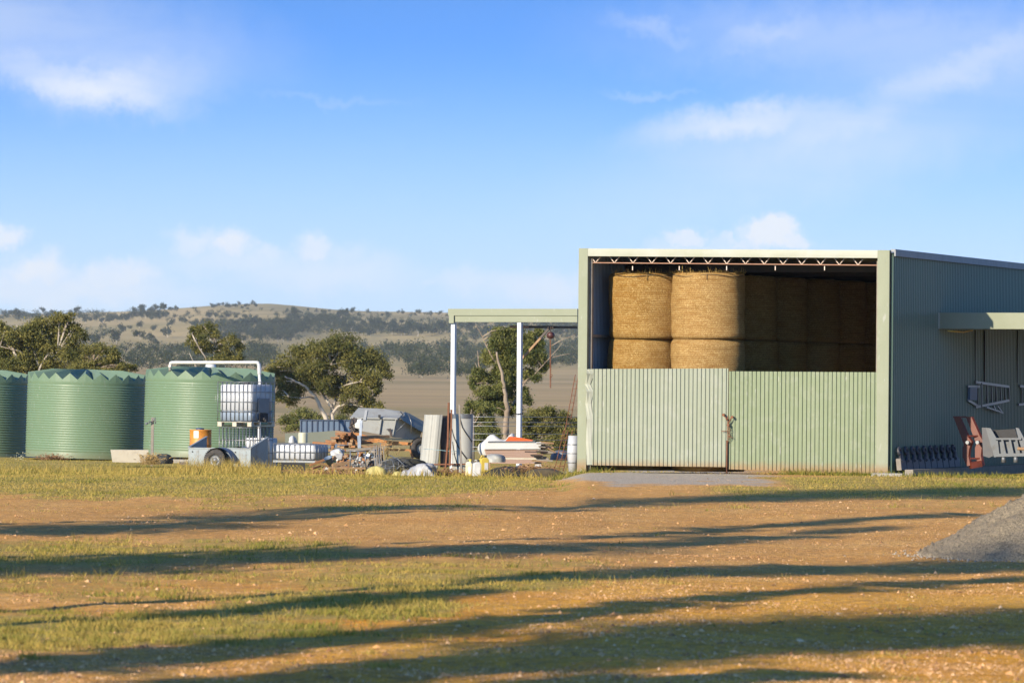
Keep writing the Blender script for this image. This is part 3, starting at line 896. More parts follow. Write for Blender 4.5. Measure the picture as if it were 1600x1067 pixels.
gum('shrub', 'green shrub at the left foot of the ragged gum in the open frame', 'shrub', Vector(P(735, 700, 185)),
    [([(735, 700), (736, 670)], 1.2, .5)],
    [(735, 635, 12, 9), (755, 640, 13, 9), (745, 655, 16, 10), (765, 660, 14, 10), (750, 675, 16, 10), (770, 680, 14, 10), (735, 670, 10, 10), (730, 650, 9, 8), (745, 692, 16, 8)],
    3.6, .13, M['leaf_green'], M['bark_brown'], seed=9)
gum('shrub', 'mass of grey green shrub between the thin post and the shed column', 'shrub', Vector(P(850, 705, 180)),
    [([(850, 705), (848, 670)], 1.2, .5)],
    [(822, 655, 12, 10), (840, 650, 16, 10), (860, 648, 15, 9), (880, 655, 14, 9), (898, 662, 12, 9), (830, 672, 14, 10), (850, 668, 16, 10), (872, 672, 16, 10), (892, 680, 14, 10),
     (822, 690, 12, 9), (842, 688, 14, 9), (865, 690, 16, 9), (885, 698, 15, 9), (812, 705, 12, 8), (838, 704, 16, 7), (865, 706, 16, 7)],
    3.8, .13, M['leaf_olive'], M['bark_brown'], seed=10)
# trees behind the water tanks
gum('gum_tree', 'big bushy gum rising behind the two leftmost green tanks', 'tree', Vector(P(45, 640, 205)),
    [([(40, 640), (36, 600), (30, 570), (20, 545), (10, 538), (-5, 535)], 4, 1), ([(36, 600), (42, 570), (44, 545), (38, 520), (25, 508)], 2.6, .5),
     ([(58, 600), (62, 575), (75, 553), (90, 549)], 2, .8), ([(10, 600), (5, 560), (-5, 550)], 2, .6), ([(44, 560), (30, 548), (18, 546), (0, 541)], 1.3, .5), ([(62, 575), (52, 545), (46, 530)], 1.5, .4)],
    [(-10, 540, 22, 20), (15, 525, 20, 12), (40, 515, 22, 12), (62, 507, 20, 11), (90, 500, 18, 9), (105, 495, 12, 6), (10, 552, 24, 16), (35, 540, 24, 16), (60, 530, 22, 14),
     (85, 520, 20, 13), (105, 515, 18, 12), (122, 525, 14, 10), (100, 538, 22, 14), (75, 548, 22, 14), (45, 562, 24, 14), (20, 572, 24, 12), (80, 568, 22, 12), (108, 556, 16, 12), (-15, 570, 22, 14), (55, 580, 26, 10),
     (117, 508, 9, 5), (-5, 512, 14, 10)],
    2.5, .15, M['leaf_olive'], M['bark'], seed=12)
gum('gum_tree', 'rounded olive gum behind the top of the middle green tank', 'tree', Vector(P(150, 630, 215)),
    [([(150, 630), (150, 590), (146, 565)], 3, 1)],
    [(118, 560, 16, 12), (132, 548, 16, 11), (152, 545, 18, 11), (170, 552, 14, 10), (130, 570, 20, 11), (155, 566, 22, 12), (180, 564, 14, 9), (192, 572, 12, 7), (208, 574, 8, 5), (140, 582, 26, 8), (178, 580, 22, 7), (115, 578, 16, 8)],
    2.8, .14, M['leaf_olive'], M['bark_brown'], seed=13)
gum('gum_tree', 'two headed gum with thin pale limbs above the pipe of the right tank', 'tree', Vector(P(330, 625, 225)),
    [([(326, 625), (326, 585), (322, 560), (312, 545), (304, 530)], 1.8, .6), ([(312, 600), (305, 570), (296, 552)], 1.2, .4), ([(345, 620), (350, 580), (358, 555), (362, 540)], 1.6, .5),
     ([(352, 585), (366, 565), (376, 552)], 1.1, .4), ([(326, 580), (334, 556), (338, 540)], 1, .3)],
    [(308, 518, 12, 8), (325, 514, 12, 9), (300, 533, 9, 8), (320, 532, 14, 9), (334, 524, 9, 7), (345, 537, 10, 7), (362, 532, 12, 8), (374, 542, 9, 8), (330, 546, 14, 7), (352, 550, 14, 8), (312, 548, 10, 6), (378, 556, 7, 8), (345, 562, 16, 7), (365, 562, 14, 8)],
    3.2, .13, M['leaf_olive'], M['bark'], seed=14)

# distant trees: three shapes, copied
def far_tree_mesh(seed, n=420, flat=.75):
    r = np.random.default_rng(seed)
    k = 7
    cs = [(r.uniform(-.33, .33), r.uniform(-.33, .33), r.uniform(.38, .78)) for _ in range(k)]
    rad = [(r.uniform(.22, .34), r.uniform(.22, .34), r.uniform(.18, .28)) for _ in range(k)]
    v, t = leaves(cs, rad, [n // k] * k, .15, sub=4, subr=.55, seed=seed)
    return v, t
FT = []
for sd_ in (21, 22, 23, 24, 25):
    v, t = far_tree_mesh(sd_)
    me = np_mesh('distant_tree_crown', v, len(v) // 4, 4, M['leaf_far'], cols=np.repeat(t[:, None], 3, 1))
    tb = MB()
    tb.tube([(0, 0, -.05), (.02, 0, .25), (.0, 0, .5)], [.035, .028, .015], 5)
    tb.tube([(.01, 0, .22), (.12, 0, .45), (.2, .02, .6)], [.02, .014, .008], 5)
    tb.tube([(.01, 0, .25), (-.1, .02, .45), (-.17, .02, .62)], [.018, .014, .008], 5)
    tr = tb.build('distant_trunk', M['bark'])
    FT.append((me.data, tr.data))
    for o_ in (me, tr):
        bpy.data.objects.remove(o_)
far_count = 0
def far_tree(px, py, wpx, label, group, tall=1.0):
    """a paddock tree whose foot is seen at px,py"""
    global far_count
    g_ = ground_at(px, py, 150)
    if g_ is None: return
    w = wpx / F * g_.y
    r = random.Random(int(px * 13 + py * 7))
    crown, trunk = FT[far_count % len(FT)]
    far_count += 1
    o = thing('paddock_tree', label, 'tree', g_, r.uniform(0, 6.28), group)
    o.scale = (w, w, w * tall * r.uniform(.85, 1.15))
    link('crown', crown, o)
    link('trunk', trunk, o)

rd = random.Random(44)
_T = 'first second third fourth fifth sixth seventh eighth ninth'.split()
ORD = ['leftmost'] + _T[1:] + 'tenth eleventh twelfth thirteenth fourteenth fifteenth sixteenth seventeenth eighteenth nineteenth twentieth'.split() + ['twenty ' + w for w in _T] + ['thirtieth']
def scatter(x0, x1, y0, y1, n, s0, s1, label, group, tall=1.0):
    for i in range(n):
        x = x0 + (x1 - x0) * (i + rd.uniform(.1, .9)) / n
        far_tree(x, rd.uniform(y0, y1), rd.uniform(s0, s1), ORD[i] + ' from the left, ' + label, group, tall)
HG = 'gums dotted over the far hillside'
for (x, y, w, lb) in ((190, 525, 17, 'dark round tree alone on the pale slope above the middle tank'), (150, 537, 22, 'left of two broad dark clumps on the pale slope above the middle tank'),
                      (182, 538, 24, 'right of two broad dark clumps on the pale slope above the middle tank'), (219, 532, 20, 'open grey tree low on the pale slope right of the dark clumps'),
                      (232, 536, 16, 'small tree touching the right side of the open grey tree on the slope'), (242, 521, 11, 'small lone tree high on the pale slope above the right tank'),
                      (262, 528, 20, 'wide dark tree on the pale slope left of the two headed gum'), (244, 541, 12, 'small round tree at the foot of the pale slope above the right tank'),
                      (204, 516, 9, 'tiny dark tree on the pale slope, above the open grey tree'), (218, 515, 14, 'pale grey tree in the middle of the pale slope'),
                      (325, 500, 12, 'dark tree on the brown hump left of the tree row near the crest'), (458, 488, 8, 'single small tree on the skyline right of the hump'),
                      (550, 489, 9, 'round lone tree on the skyline above the big gum'), (508, 493, 10, 'lone tree on the skyline left of the round one'),
                      (461, 492, 13, 'dark skyline tree standing right of the smallest crest tree'), (255, 487, 12, 'tallest tree of the skyline left of the hump'),
                      (660, 590, 30, 'grey gum at the near edge of the valley field below the wood')):
    far_tree(x, y, w, lb, HG)
scatter(130, 190, 503, 507, 7, 9, 13, 'grey gum of the short row on the upper pale slope', 'short row of gums high on the slope')
scatter(195, 258, 492, 503, 13, 12, 17, 'dark gum in the clump below the crest left of the hump', 'clump of gums left of the hump')
scatter(215, 275, 484, 489, 9, 8, 13, 'skyline gum left of the brown hump', 'gums along the skyline')
scatter(325, 400, 478, 483, 16, 5, 9, 'tiny gum on top of the brown hump', 'gums on top of the hump')
scatter(425, 560, 486, 494, 10, 5, 9, 'tiny gum along the ridge right of the hump', 'gums on the ridge right of the hump')
scatter(560, 705, 490, 497, 11, 6, 10, 'tiny skyline gum left of the open frame', 'gums on the skyline near the frame')
scatter(265, 345, 503, 512, 8, 9, 13, 'gum on the slope under the hump', 'gums under the hump')
scatter(330, 410, 497, 505, 9, 7, 11, 'small dark gum dotted across the brown hump', 'gums dotted across the hump')
scatter(345, 480, 512, 522, 26, 13, 20, 'blue grey gum in the upper belt behind the big gum', 'belt of gums across the middle slope')
scatter(300, 470, 522, 536, 30, 14, 21, 'blue grey gum in the lower belt behind the big gum', 'lower belt of gums')
scatter(455, 545, 500, 512, 18, 12, 18, 'dark gum in the clump under the ridge above the big gum', 'clump of gums under the ridge')
scatter(530, 700, 518, 527, 24, 13, 19, 'dark gum in the long row beyond the pale field', 'long row of gums beyond the field')
scatter(700, 905, 512, 530, 20, 13, 20, 'dark gum on the slope seen through the open frame', 'gums seen through the frame')
scatter(0, 130, 488, 503, 20, 9, 14, 'dark gum high on the slope beyond the leftmost tanks', 'gums above the leftmost tanks')
scatter(560, 640, 502, 512, 5, 8, 12, 'scattered gum between the ridge and the long row', 'scattered gums on the upper paddock')

def wood(name, label, regions, seed, leaf=.2):
    r = np.random.default_rng(seed)
    V = []; T = []
    base = [far_tree_mesh(60 + i, 110) for i in range(5)]
    for (x0, x1, y0, y1, n, s0, s1) in regions:
        for i in range(n):
            px = r.uniform(x0, x1)
            py = r.uniform(y0, y1)
            g_ = ground_at(px, py, 400)
            if g_ is None: continue
            w = r.uniform(s0, s1) / F * g_.y
            v, t = base[int(r.integers(0, 5))]
            a = r.uniform(0, 6.28); ca, sa = math.cos(a), math.sin(a)
            q = v * np.array([w, w, w * 1.1])
            q = np.stack([q[:, 0] * ca - q[:, 1] * sa + g_.x, q[:, 0] * sa + q[:, 1] * ca + g_.y, q[:, 2] + g_.z], -1)
            V.append(q); T.append(np.clip(t + r.normal(0, .15), 0, 1))
    v = np.concatenate(V); t = np.concatenate(T)
    o = np_mesh(name, v, len(v) // 4, 4, M['leaf_far'], cols=np.repeat(t[:, None], 3, 1))
    tag(o, label, 'woodland', kind='stuff')
wood('woodland', 'dark blue green belt of woodland across the valley behind the tanks', [(150, 430, 552, 584, 230, 15, 24), (-150, 160, 535, 590, 160, 16, 26)], 5)
wood('woodland', 'grey green gum woodland beyond the field right of the big gum', [(560, 960, 548, 573, 250, 16, 24), (690, 1000, 530, 548, 60, 14, 20), (1000, 1750, 500, 575, 300, 14, 24)], 6)
wood('woodland', 'open grey green woodland on the middle slopes under the brown hump', [(400, 705, 512, 527, 150, 11, 17), (300, 470, 514, 536, 100, 11, 17), (0, 200, 497, 505, 60, 9, 14), (130, 330, 494, 505, 26, 8, 12), (280, 480, 486, 500, 30, 6, 9), (480, 700, 494, 506, 34, 6, 10), (60, 200, 520, 545, 10, 12, 18), (430, 560, 500, 512, 40, 10, 15), (700, 905, 510, 526, 90, 12, 18)], 8)
wood('woodland', 'darker clump of trees at the near edge of the field by the open frame', [(640, 760, 578, 594, 60, 16, 24), (745, 905, 570, 578, 50, 14, 20)], 7)
def ridge_wood():
    r = np.random.default_rng(9)
    V = []; T = []
    base = [far_tree_mesh(70 + i, 60) for i in range(4)]
    for i in range(1100):
        y = r.uniform(5100, 6050)
        px = r.uniform(-700, 330) if r.uniform() < .85 else r.uniform(300, 560)
        x = (px - 800) / F * y
        w = r.uniform(9, 15)
        v, t = base[int(r.integers(0, 4))]
        q = v * np.array([w, w, w * .8]) + np.array([x, y, float(gz(x, y)) - 2])
        V.append(q); T.append(t)
    v = np.concatenate(V); t = np.concatenate(T)
    o = np_mesh('forest', v, len(v) // 4, 4, M['leaf_far'], cols=np.repeat(t[:, None], 3, 1))
    tag(o, 'dark forest along the farthest ridge at the left of the skyline', 'forest', kind='stuff')
wood('woodland', 'belts of woodland on the slopes beyond the left edge of the photo', [(-1300, -150, 535, 588, 160, 16, 26), (-1300, -100, 503, 530, 120, 10, 18)], 11)
ridge_wood()

# ---------------------------------------------------------------- trees outside the picture whose long shadows cross the yard
def shade_trees():
    """each: list of (px, py, radius m, height m) places on the ground where a clump's shadow must lie"""
    bands = [
        [(40, 829, 1.0, 3.2), (200, 826, .9, 3.0), (360, 812, .9, 3.6), (520, 798, 1.1, 4.4), (660, 792, .9, 5.0)],
        [(820, 797, .6, 3.2), (1000, 786, .8, 4.0), (1150, 780, 1.1, 4.6), (1300, 776, 1.4, 5.2), (1480, 772, 1.7, 6), (1620, 768, 1.8, 7)],
        [(-60, 893, 1.0, 3.0), (90, 887, 1.0, 3.4), (230, 880, .95, 3.8), (370, 872, .95, 4.2), (520, 866, .95, 4.6), (660, 863, .9, 5.0), (800, 858, .85, 5.4), (940, 852, .7, 5.8), (1080, 848, .55, 6.2), (1220, 838, .5, 6.6), (1340, 828, .45, 7)],
        [(980, 838, .45, 4), (1120, 828, .45, 4.4), (1260, 819, .45, 4.8), (1400, 810, .4, 5.4), (1500, 803, .4, 5.8)],
        [(330, 962, .3, 3.2), (450, 950, .5, 3.6), (580, 938, .5, 4.0), (690, 929, .32, 4.4)],
        [(820, 905, .3, 3.5), (960, 900, .45, 4), (1120, 893, .6, 4.4), (1280, 890, .7, 4.8), (1440, 888, .9, 5.2), (1600, 882, .9, 5.6)],
        [(-20, 1048, .42, 2.4), (120, 1036, .42, 2.7), (260, 1024, .42, 3), (400, 1012, .4, 3.2), (540, 1000, .36, 3.4), (700, 982, .34, 3.8), (860, 962, .34, 4.2), (1020, 944, .34, 4.6), (1200, 928, .36, 5), (1400, 915, .4, 5.5), (1580, 905, .4, 6)],
        [(340, 1070, .35, 2.2), (520, 1058, .5, 2.6), (700, 1044, .6, 3), (860, 1032, .7, 3.3), (1000, 1016, .8, 3.6), (1140, 1002, .95, 4), (1280, 994, 1.1, 4.4), (1420, 988, 1.25, 4.8), (1560, 982, 1.3, 5.2), (1700, 965, 1.1, 5.6)],
        [(820, 1072, .35, 2.6), (960, 1066, .4, 3), (1100, 1062, .4, 3.4), (1230, 1056, .35, 3.8)],
    ]
    labels = ['far slim gum beyond the left edge of the yard', 'tall gum beside the drive outside the picture', 'long branched gum left of the yard', 'young gum left of the yard',
              'low gum behind the camera', 'bushy gum behind the camera', 'leaning gum behind the camera', 'broad gum behind the camera', 'small gum behind the camera']
    for k, band in enumerate(bands):
        cs = []; rad = []; cnt = []
        band = [b for a, c in zip(band, band[1:]) for b in (a, tuple((p + q) / 2 for p, q in zip(a, c)))] + [band[-1]]
        for (px, py, r_, h) in band:
            g_ = ground_at(px, py, 15)
            if g_ is None: continue
            for _ in range(90):
                c = g_ + S * (h / S.z)
                if c.x < -(.1143 * max(c.y, 0) + r_ * 1.6 + 4.5): break
                h += .25
            cs.append(c); rad.append(r_)
        if not cs: continue
        mid = cs[len(cs) // 2]
        # trunk stands where the low end of the crown's shadow begins
        b0 = cs[0]
        base = Vector((b0.x + S.x * -0.5, b0.y + S.y * -0.5, float(gz(b0.x, b0.y))))
        root = thing('shade_tree', labels[k], 'tree', base, group='gums outside the picture that shade the yard')
        mb = MB()
        pl = [Vector((0, 0, -.2))] + [c - base for c in cs]
        mb.tube(pl, [.13] + [max(.03, .11 - .008 * i) for i in range(len(cs))], 7)
        mb.build('trunk', M['bark_brown'], root)
        C_ = []; Rr = []; Cn = []
        for c, r_ in zip(cs, rad):
            q = c - base
            C_.append(tuple(q)); Rr.append((r_ * 1.3, r_ * 1.3, r_ * .5)); Cn.append(int(1500 * max(.45, r_) ** 1.3))
        v, t = leaves(C_, Rr, Cn, .125, seed=90 + k, sub=12, subr=.45)
        np_mesh('crown', v, len(v) // 4, 4, M['leaf_olive'], root, cols=np.repeat(t[:, None], 3, 1))
shade_trees()
# ---------------------------------------------------------------- hay shed
PHI = R(20.4)
SW = Vector((math.cos(PHI), -math.sin(PHI), 0)); SDp = Vector((math.sin(PHI), math.cos(PHI), 0))
SO = Vector((1.27, 86.16, 0.0))
WID, DEP = 6.2, 21.0
shed = thing('hay_shed', 'open fronted green steel hay shed with two ribbed half height gates', 'shed', SO, -PHI)

def on_front(px, py, b=0.0):
    """shed coordinates (a, b, z) of a pixel on the plane at depth b"""
    o = Vector((0, 0, CH)); d = P(px, py, 100) - o
    t = ((SO + SDp * b) - o).dot(SDp) / d.dot(SDp)
    q = o + d * t - SO
    return Vector((q.dot(SW), b, q.z))
def on_side(px, py, a=WID):
    o = Vector((0, 0, CH)); d = P(px, py, 100) - o
    t = ((SO + SW * a) - o).dot(SW) / d.dot(SW)
    q = o + d * t - SO
    return Vector((a, q.dot(SDp), q.z))
zg = .02
ztl, ztr = on_front(903, 388).z, on_front(1390, 391).z
def ztop(a): return ztl + (ztr - ztl) * a / WID
# side and back walls
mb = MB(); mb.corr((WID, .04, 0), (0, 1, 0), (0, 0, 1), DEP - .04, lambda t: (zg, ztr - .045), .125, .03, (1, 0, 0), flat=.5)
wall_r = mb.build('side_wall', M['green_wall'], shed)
mb = MB()
for k in range(28):
    mb.box(WID + .002, WID + .022, 3.56 + k * .34, 3.575 + k * .34, 3.93, 3.945)
    mb.box(WID + .002, WID + .022, 3.56 + k * .34, 3.575 + k * .34, 3.16, 3.175)
mb.build('wall_screws', M['dark_steel'], wall_r)
mb = MB(); mb.corr((.03, .04, 0), (0, 1, 0), (0, 0, 1), DEP - .04, lambda t: (zg, ztl - .045), .083, .017, (-1, 0, 0), flat=.5)
M['inner_sheet'] = mat('bare_sheet_inside', (0.30, 0.33, 0.38), (0.26, 0.29, 0.33), rough=.5, metal=.2, scale=1)
mb.build('side_wall', M['inner_sheet'], shed)
mb = MB(); mb.corr((0, DEP, 0), (1, 0, 0), (0, 0, 1), WID, lambda t: (zg, ztop(t) - .05), .083, .017, (0, 1, 0), flat=.5)
mb.build('back_wall', M['inner_sheet'], shed)
# roof
mb = MB(); n = int(WID / .19)
vs = []; 
for i in range(n * 4 + 1):
    a = -.02 + (WID + .06) * i / (n * 4); dz = .03 if i % 4 == 1 else 0
    vs += [(a, .02, ztop(a) - .05 + dz), (a, DEP + .05, ztop(a) - .05 + dz)]
mb.add(vs, [(2 * i, 2 * i + 2, 2 * i + 3, 2 * i + 1) for i in range(n * 4)])
M['roof_sheet'] = mat('bright_roof_sheet', (.8, .82, .84), (.7, .72, .74), rough=.5, scale=2)
mb.build('roof', M['roof_sheet'], shed)
mb = MB()
mb.bar((WID + .03, .06, ztr - .005), (WID + .03, DEP, ztr + .02), .09, .05)
mb.bar((WID + .065, .06, ztr - .06), (WID + .065, DEP, ztr - .035), .03, .10)
mb.build('gutter', M['zinc_dark'], shed)
# columns and fascia
al = on_front(903, 600).x; al2 = on_front(917, 600).x
ar = on_front(1370, 600).x; ar2 = on_front(1388.5, 600).x
def plate(mb, x0, x1, z0, z1, y0, y1, nx, nz, dent, seed):
    """folded sheet with dents: front grid plus sides"""
    r = np.random.default_rng(seed)
    vs = []
    for j in range(nz + 1):
        for i in range(nx + 1):
            e = 0 if i in (0, nx) or j in (0, nz) else dent
            zz0 = z0(x0 + (x1 - x0) * i / nx) if callable(z0) else z0
            zz1 = z1(x0 + (x1 - x0) * i / nx) if callable(z1) else z1
            vs.append((x0 + (x1 - x0) * i / nx, y0 - abs(r.normal()) * e, zz0 + (zz1 - zz0) * j / nz))
    m = nx + 1
    mb.add(vs, [(j * m + i, j * m + i + 1, (j + 1) * m + i + 1, (j + 1) * m + i) for j in range(nz) for i in range(nx)], True)
    for (xa, xb) in ((x0, x0), (x1, x1)):
        za = z0(xa) if callable(z0) else z0; zb = z1(xa) if callable(z1) else z1
        mb.add([(xa, y0, za), (xa, y1, za), (xa, y1, zb), (xa, y0, zb)], [(0, 1, 2, 3)])
    a0 = z0(x0) if callable(z0) else z0; a1 = z0(x1) if callable(z0) else z0
    b0 = z1(x0) if callable(z1) else z1; b1 = z1(x1) if callable(z1) else z1
    mb.add([(x0, y0, a0), (x1, y0, a1), (x1, y1, a1), (x0, y1, a0)], [(0, 1, 2, 3)])
    mb.add([(x0, y0, b0), (x1, y0, b1), (x1, y1, b1), (x0, y1, b0)], [(3, 2, 1, 0)])
zf = lambda a: ztop(a) - .15
mb = MB(); plate(mb, al, al2, .03, lambda a: ztop(a), -.012, .1, 3, 26, .004, 1); mb.build('column', M['green_trim'], shed)
mb = MB(); plate(mb, ar, ar2, .0, lambda a: ztop(a), -.012, .1, 3, 26, .004, 2); mb.build('column', M['green_trim'], shed)
mb = MB(); plate(mb, al2 + .002, ar - .002, zf, lambda a: ztop(a) - .004, -.01, .08, 40, 3, .006, 3); mb.build('fascia', M['cream_trim'], shed)
mb = MB(); mb.box(al2 + .004, al2 + .05, .11, .2, .03, ztl - .2); mb.box(ar - .05, ar - .006, .11, .2, .03, ztr - .2)
mb.build('door_frame', M['timber_grey'], shed)
# open web truss behind the fascia
zb = on_front(1140, 413, .12).z
mb = MB(); mb.bar((al2 + .02, .14, on_front(917, 410.5, .12).z), (ar - .02, .14, on_front(1370, 414.5, .12).z), .022, .018)
mb.bar((al2 + .02, .20, zb + .27), (ar - .02, .20, zb + .23), .04, .03)
mb.build('truss_chord', M['red_oxide'], shed)
WEBS = []; HANG = []
xs = [on_front(930 + i * 29.3, 410, .12).x for i in range(15)]
for i, x in enumerate(xs):
    zl = on_front(930 + i * 29.3, 411 + i * .25, .12).z
    WEBS.append(MB().tube([(x - .125, .16, zl + .155), (x, .14, zl + .005), (x + .125, .16, zl + .155)], .0105, 6))
for px in (921, 988, 1061, 1135, 1211, 1288):
    a = on_front(px, 415, .12); HANG.append(MB().bar((a.x, .14, a.z - .01), (a.x, .14, a.z - .09), .015))
M['web'] = mat('primed_web_bar', (.62, .52, .45), (.55, .43, .35), rough=.6, scale=9)
for w_ in WEBS: w_.build('truss_web', M['web'], shed)
for w_ in HANG: w_.build('truss_hanger', M['web'], shed)
mb = MB()
for b in (2.6, 5.4, 8.2, 11, 14, 17):
    mb.box(.06, WID - .03, b, b + .08, ztr - .34, ztr - .14)
mb.build('rafter', M['dark_steel'], shed)
mb = MB()
for z in (2.62, 1.3): mb.box(.05, .15, .21, DEP - .1, z, z + .05); mb.box(WID - .12, WID - .03, .21, DEP - .1, z, z + .05)
mb.build('wall_rail', M['timber_grey'], shed)

# gates
def gate(p0, p1, p2, p3, m, name, by, lab=None):
    """pixel corners: top left, top right, bottom right, bottom left"""
    q = [on_front(*p, by) for p in (p0, p1, p2, p3)]
    mb = MB()
    L_ = q[1].x - q[0].x
    def H(t):
        f = t / L_
        return (q[3].z + (q[2].z - q[3].z) * f, q[0].z + (q[1].z - q[0].z) * f)
    mb.corr((q[0].x, by, 0), (1, 0, 0), (0, 0, 1), L_, H, .0835, .024, (0, -1, 0), flat=.42)
    g_ = mb.build('gate', m, shed)
    if lab: g_['label'] = lab
    f = MB()
    y = by + .03
    for zz in (.06, .5, .94):
        a = H(0)[0] + (H(0)[1] - H(0)[0]) * zz; b = H(L_)[0] + (H(L_)[1] - H(L_)[0]) * zz
        f.tube([(q[0].x + .03, y, a), (q[1].x - .03, y, b)], .017, 8)
    for x in (q[0].x + .02, q[1].x - .02):
        h = H(x - q[0].x); f.tube([(x, y, h[0]), (x, y, h[1] - .01)], .018, 8)
    f.build('gate_frame', M['rust'], g_)
    s_ = MB()
    for zz in (.07, .5, .93):
        for i in range(int(L_ / .25)):
            x = .1 + i * .2505; h = H(x)
            z = h[0] + (h[1] - h[0]) * zz
            s_.box(q[0].x + x - .006, q[0].x + x + .006, by - .022, by, z - .006, z + .006)
    s_.build('gate_screws', M['zinc_dark'], g_)
    return g_
gate((918.5, 576.5), (1138, 575.5), (1134, 729.5), (916, 726.5), M['green_gate2'], 'gate', -.015, 'left gate leaf, paler and shinier, hung higher off the gravel')
gate((1139, 580), (1370, 581.5), (1370, 739.5), (1137.5, 733), M['green_gate'], 'gate', .005, 'right gate leaf in darker green with grass along its foot')
# crumpled edge sheet on the left of the gate
mb = MB()
pts = [(918.5, 577, .06), (921, 584, .1), (915, 600, .02), (920, 612, .09), (916, 630, .02), (919.5, 655, .06), (917, 690, .02), (919, 726, .05)]
vs = []
for px, py, o in pts:
    a = on_front(px, py, -.05); vs += [(a.x - .02, -.03 - o, a.z), (a.x + .03, -.05 - o * .3, a.z), (a.x + .09, -.035, a.z)]
mb.add(vs, [(3 * i + j, 3 * i + j + 1, 3 * i + j + 4, 3 * i + j + 3) for i in range(len(pts) - 1) for j in (0, 1)])
mb.build('bent_flashing', M['cream_trim'], shed)
# latch
mb = MB()
a = on_front(1137, 650, -.06)
mb.tube([(a.x, -.06, a.z), (a.x + .01, -.06, a.z - .5)], .011, 6)
mb.tube([on_front(1131, 649, -.08), on_front(1137, 657, -.08)], .012, 6)
mb.tube([on_front(1143, 652, -.08), on_front(1138, 661, -.08)], .013, 6)
mb.tube([on_front(1127, 673.5, -.08), on_front(1137, 673.5, -.08)], .007, 6)
mb.tube([on_front(1137, 680, -.08), on_front(1145, 684, -.08)], .007, 6)
for px, py in ((1130.5, 648), (1144, 651.5), (1138, 664)):
    c = on_front(px, py, -.09); mb.tube([(c.x, c.y - .02, c.z), (c.x, c.y + .03, c.z)], .026, 8)
mb.tube([on_front(1136, 688, -.05), on_front(1135.5, 740, -.05)], .012, 6)
for i in range(5):
    c = on_front(1139 + (i % 2), 668 + i * 4, -.08); mb.tube([(c.x, c.y, c.z + .03), (c.x + .012, c.y - .01, c.z), (c.x, c.y, c.z - .03)], .009, 5)
mb.build('latch', M['rust'], shed)

# awning on the sheltered side
q0 = on_side(1465, 488.5); zA1 = q0.z; zA0 = on_side(1465, 514).z; bA = q0.y
mb = MB()
mb.box(WID + .025, WID + 5.2, bA - .05, bA, zA0, zA1)
aw = mb.build('awning', M['green_trim'], shed, bevel=.006)
mb = MB()
for i in range(26):
    x = WID + .03 + i * .2
    mb.box(x, x + .199, bA + .002, DEP, zA1 - .05, zA1 - .035 + (.02 if i % 2 else 0))
mb.build('awning_roof', M['zinc_dark'], aw)
mb = MB()
mb.box(WID + .03, WID + .06, bA - .056, bA - .052, zA0 + .0, zA1); mb.build('awning_lit_edge', M['cream_trim'], aw)  # pale strip paints the sunlit sliver at the awning's left end
mb = MB(); mb.tube([on_side(1481, 517, WID + .3), on_side(1505, 519, WID + .3), on_side(1520, 516, WID + .3)], .012, 5)
mb.build('hanging_strap', M['yellow'], aw)
mb = MB()
for b in (7, 10): mb.bar((WID + 5.1, bA + .1 + (b - 7) * 2.5, 0), (WID + 5.1, bA + .1 + (b - 7) * 2.5, zA0), .08)
mb.build('awning_post', M['green_trim'], aw)

